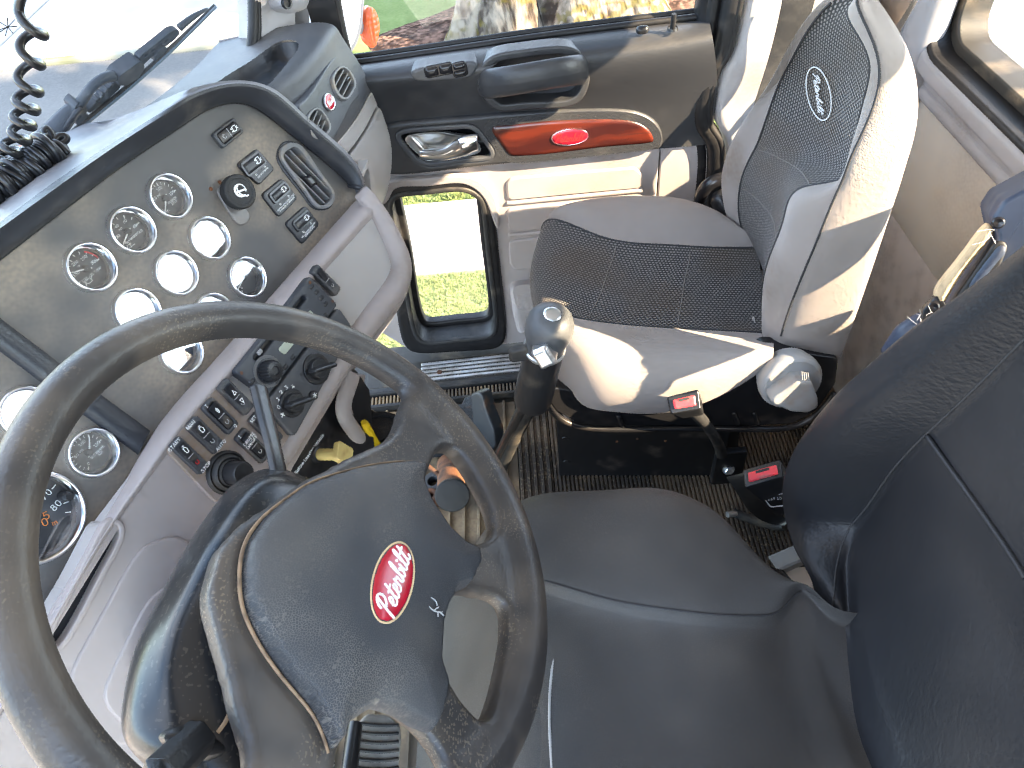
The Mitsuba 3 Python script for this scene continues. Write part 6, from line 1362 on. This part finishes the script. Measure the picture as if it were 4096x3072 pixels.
def slits(a, b, n, w):
    out = []
    for i in range(n):
        p = np.array(a) + (np.array(b) - np.array(a)) * (i + .22) / n; q = np.array(a) + (np.array(b) - np.array(a)) * (i + .78) / n; m = unit(V(*(q - p)[::-1]) * V(-1, 1)) * w
        out.append([tuple(p + m), tuple(q + m), tuple(q - m), tuple(p - m)])
    return out
flat([(1010, 408), (1250, 215), (1300, 205), (1312, 235), (1270, 285), (1130, 385), (1040, 470), (1015, 450)], -.006, .004, 'bridge', slits((1040, 415), (1240, 270), 4, 7))
flat([(640, 800), (830, 590), (880, 570), (870, 640), (770, 730), (640, 830)], -.006, .004, 'bridge', slits((690, 745), (830, 600), 4, 7))
flat([(825, 560), (850, 520), (990, 420), (1020, 430), (1030, 470), (990, 540), (900, 600), (840, 600)], -.012, .010, 'pivot_block')
flat([(515, 770), (550, 725), (620, 775), (612, 800), (570, 838), (525, 800)], -.012, .008, 'pivot_block')
flat([(540, 880), (600, 820), (640, 830), (640, 870), (590, 920), (545, 905)], -.006, .006, 'end_clip')
flat([(1140, 350), (1190, 320), (1215, 340), (1180, 380), (1120, 440), (1110, 420)], -.004, .007, 'end_clip')
add('arm', tube([at(*q, pl=WO, h=.008) for q in kw((1530, 65), (1430, 120), (1320, 205))], [.002, .004, .0055], 8, 20), 'wiper_grey', wi, smooth=True)
add('arm', tube([at(*q, pl=WO, h=.004) for q in kw((835, 560), (740, 590), (660, 660), (590, 760), (480, 900), (300, 1080))], [.0075, .007, .007, .008, .009, .010], 10, 40), 'wiper_grey', wi, smooth=True)
add('arm', tube([at(*q, pl=WO, h=.0) for q in kw((560, 790), (470, 880), (380, 990), (250, 1120))], [.010, .013, .015, .017], 10, 30), 'wiper_grey', wi, smooth=True)
add('hose', tube([at(*q, pl=WO, h=.010) for q in kw((600, 790), (520, 880), (440, 990), (380, 1060))], .0042, 8, 30), 'cord_black', wi, smooth=True)
# red bonnet edge below the windshield
hood = thing('bonnet', 'edge of the red bonnet showing below the windshield', 'bonnet')
hp = [at(-200, 690, pl=WO, h=-.03), at(40, 640, pl=WO, h=-.03), at(180, 600, pl=WO, h=-.03), at(300, 572, pl=WO, h=-.03)]
hp2 = [at(-200, 620, pl=WO, h=-.25), at(40, 600, pl=WO, h=-.22), at(180, 585, pl=WO, h=-.18), at(310, 566, pl=WO, h=-.12)]
add('panel', grid_mesh(patch([hp2, [a * .5 + b * .5 + V(0, 0, .01) for a, b in zip(hp, hp2)], hp, [p + V(0, 0, -.08) for p in hp]], 20, 30))[0], 'red_paint', hood, smooth=True)

# coiled radio cord hanging from the roof, and the bunched one lying on the dash
def helix(axis, rad, turns, n, phase=0.0, lean=None):
    c = curve(axis, n); A, B = frames(c); t = np.linspace(0, 1, n); th = 2 * np.pi * (turns(t) if callable(turns) else turns * t) + phase
    r = rad(t) if callable(rad) else rad
    return c + (np.cos(th) * r)[:, None] * A + (np.sin(th) * r)[:, None] * B
cord = thing('hanging_coil_cord', 'black coiled microphone cord hanging in front of the windshield', 'cord')
yc_ = .78
bott = [(322, 268), (298, 490), (286, 690), (262, 825), (234, 940), (196, 1050), (138, 1140), (85, 1205)]
lefts = [(140, 90), (146, 330), (130, 560), (116, 730), (98, 850), (84, 960), (24, 1060), (-20, 1140)]
pts = []
for (bx, by), (lx, ly) in zip(bott, lefts):
    for q, d in (((lx, ly), 0), (((lx + bx) / 2 - 15, by - (by - ly) * .36), -.010), ((bx, by), -.002), (((lx + bx) / 2 + 40, by - 36), .014)):
        pts.append(at(*kw(q)[0], y=yc_ + d))
pts = [at(*kw((190, -200))[0], y=yc_), at(*kw((172, -60))[0], y=yc_)] + pts + [at(*kw((-60, 1230))[0], y=yc_), at(*kw((-160, 1300))[0], y=yc_)]
add('coil', tube(curve(pts, 420), .0046, 10), 'cord_black', cord, smooth=True)
bun = thing('bunched_coil_cord', 'bunched black coiled cord lying on the dash under the windshield', 'cord')
axp = [at(*q, pl=Pl(at(120, 680, z=.835), V(.5, -.4, .6)), h=h) for q, h in ((kw((-120, 1400))[0], .02), (kw((60, 1330))[0], .022), (kw((180, 1230))[0], .022), (kw((290, 1150))[0], .02), (kw((390, 1100))[0], .018))]
wob = lambda s: (lambda t: .0150 + .0035 * np.sin(t * 37 + s) + .0025 * np.sin(t * 71 + 2 * s))
add('coil', tube(helix(axp, wob(0.0), lambda t: 15 * t + .35 * np.sin(t * 29), 900), .0042, 9), 'cord_black', bun, smooth=True)
axq = [p + V(.004, .006, -.008) for p in axp]
add('coil', tube(helix(axq, wob(1.7), lambda t: 12 * t + .4 * np.sin(t * 23), 800, 2.0), .0042, 9), 'cord_black', bun, smooth=True)
lo_ = Pl(at(*kw((420, 1060))[0], z=.85), V(.6, -.5, .5))
for q in (((330, 960), (345, 1010), (390, 1075), (380, 990), (345, 950), (330, 975)), ((400, 1060), (470, 1000), (492, 1020), (430, 1070), (385, 1085)), ((400, 1110), (470, 1080), (485, 1130), (450, 1155), (405, 1120))):
    add('loop', tube(lo_.w(curve(lo_.px(kw(*q)), 60), .0), .0042, 9), 'cord_black', bun, smooth=True)

# side mirror with amber lamp outside the passenger window
mir = thing('side_mirror', 'pale side mirror outside the passenger window with amber marker lamp', 'mirror')
mpl = Pl(at(1400, 90, y=1.75), V(.65, -.74, .12))
mo2 = spl2(mpl.px([(1310, -200), (1446, -200), (1448, 0), (1440, 90), (1425, 150), (1402, 195), (1380, 205), (1350, 160), (1330, 40)]), 80)
add('glass_face', plate(mpl, mo2, -.004, .0, .002), 'mirror_white', mir)
add('housing', plate(mpl, inset(ccw(mo2), -.012), -.06, -.002, .010, nb=5), 'trim_grey', mir)
al = Pl(at(1484, 110, y=1.80), V(.45, -.85, .10))
lamp = add('marker_lamp', pillow(al, spl2(al.px([(1452, 60), (1470, 32), (1490, 30), (1510, 55), (1520, 100), (1516, 150), (1500, 190), (1485, 192), (1462, 170), (1450, 120)]), 60), -.004, .018, .02, .004, skirt=.02), 'amber_lens', mir, smooth=True, label='amber round marker lamp')
add('lamp_bracket', tube([al.w([[0, 0]], -.02)[0], mpl.w(mpl.px([(1430, 100)]), -.04)[0]], .02, 12), 'trim_grey', mir, smooth=True)
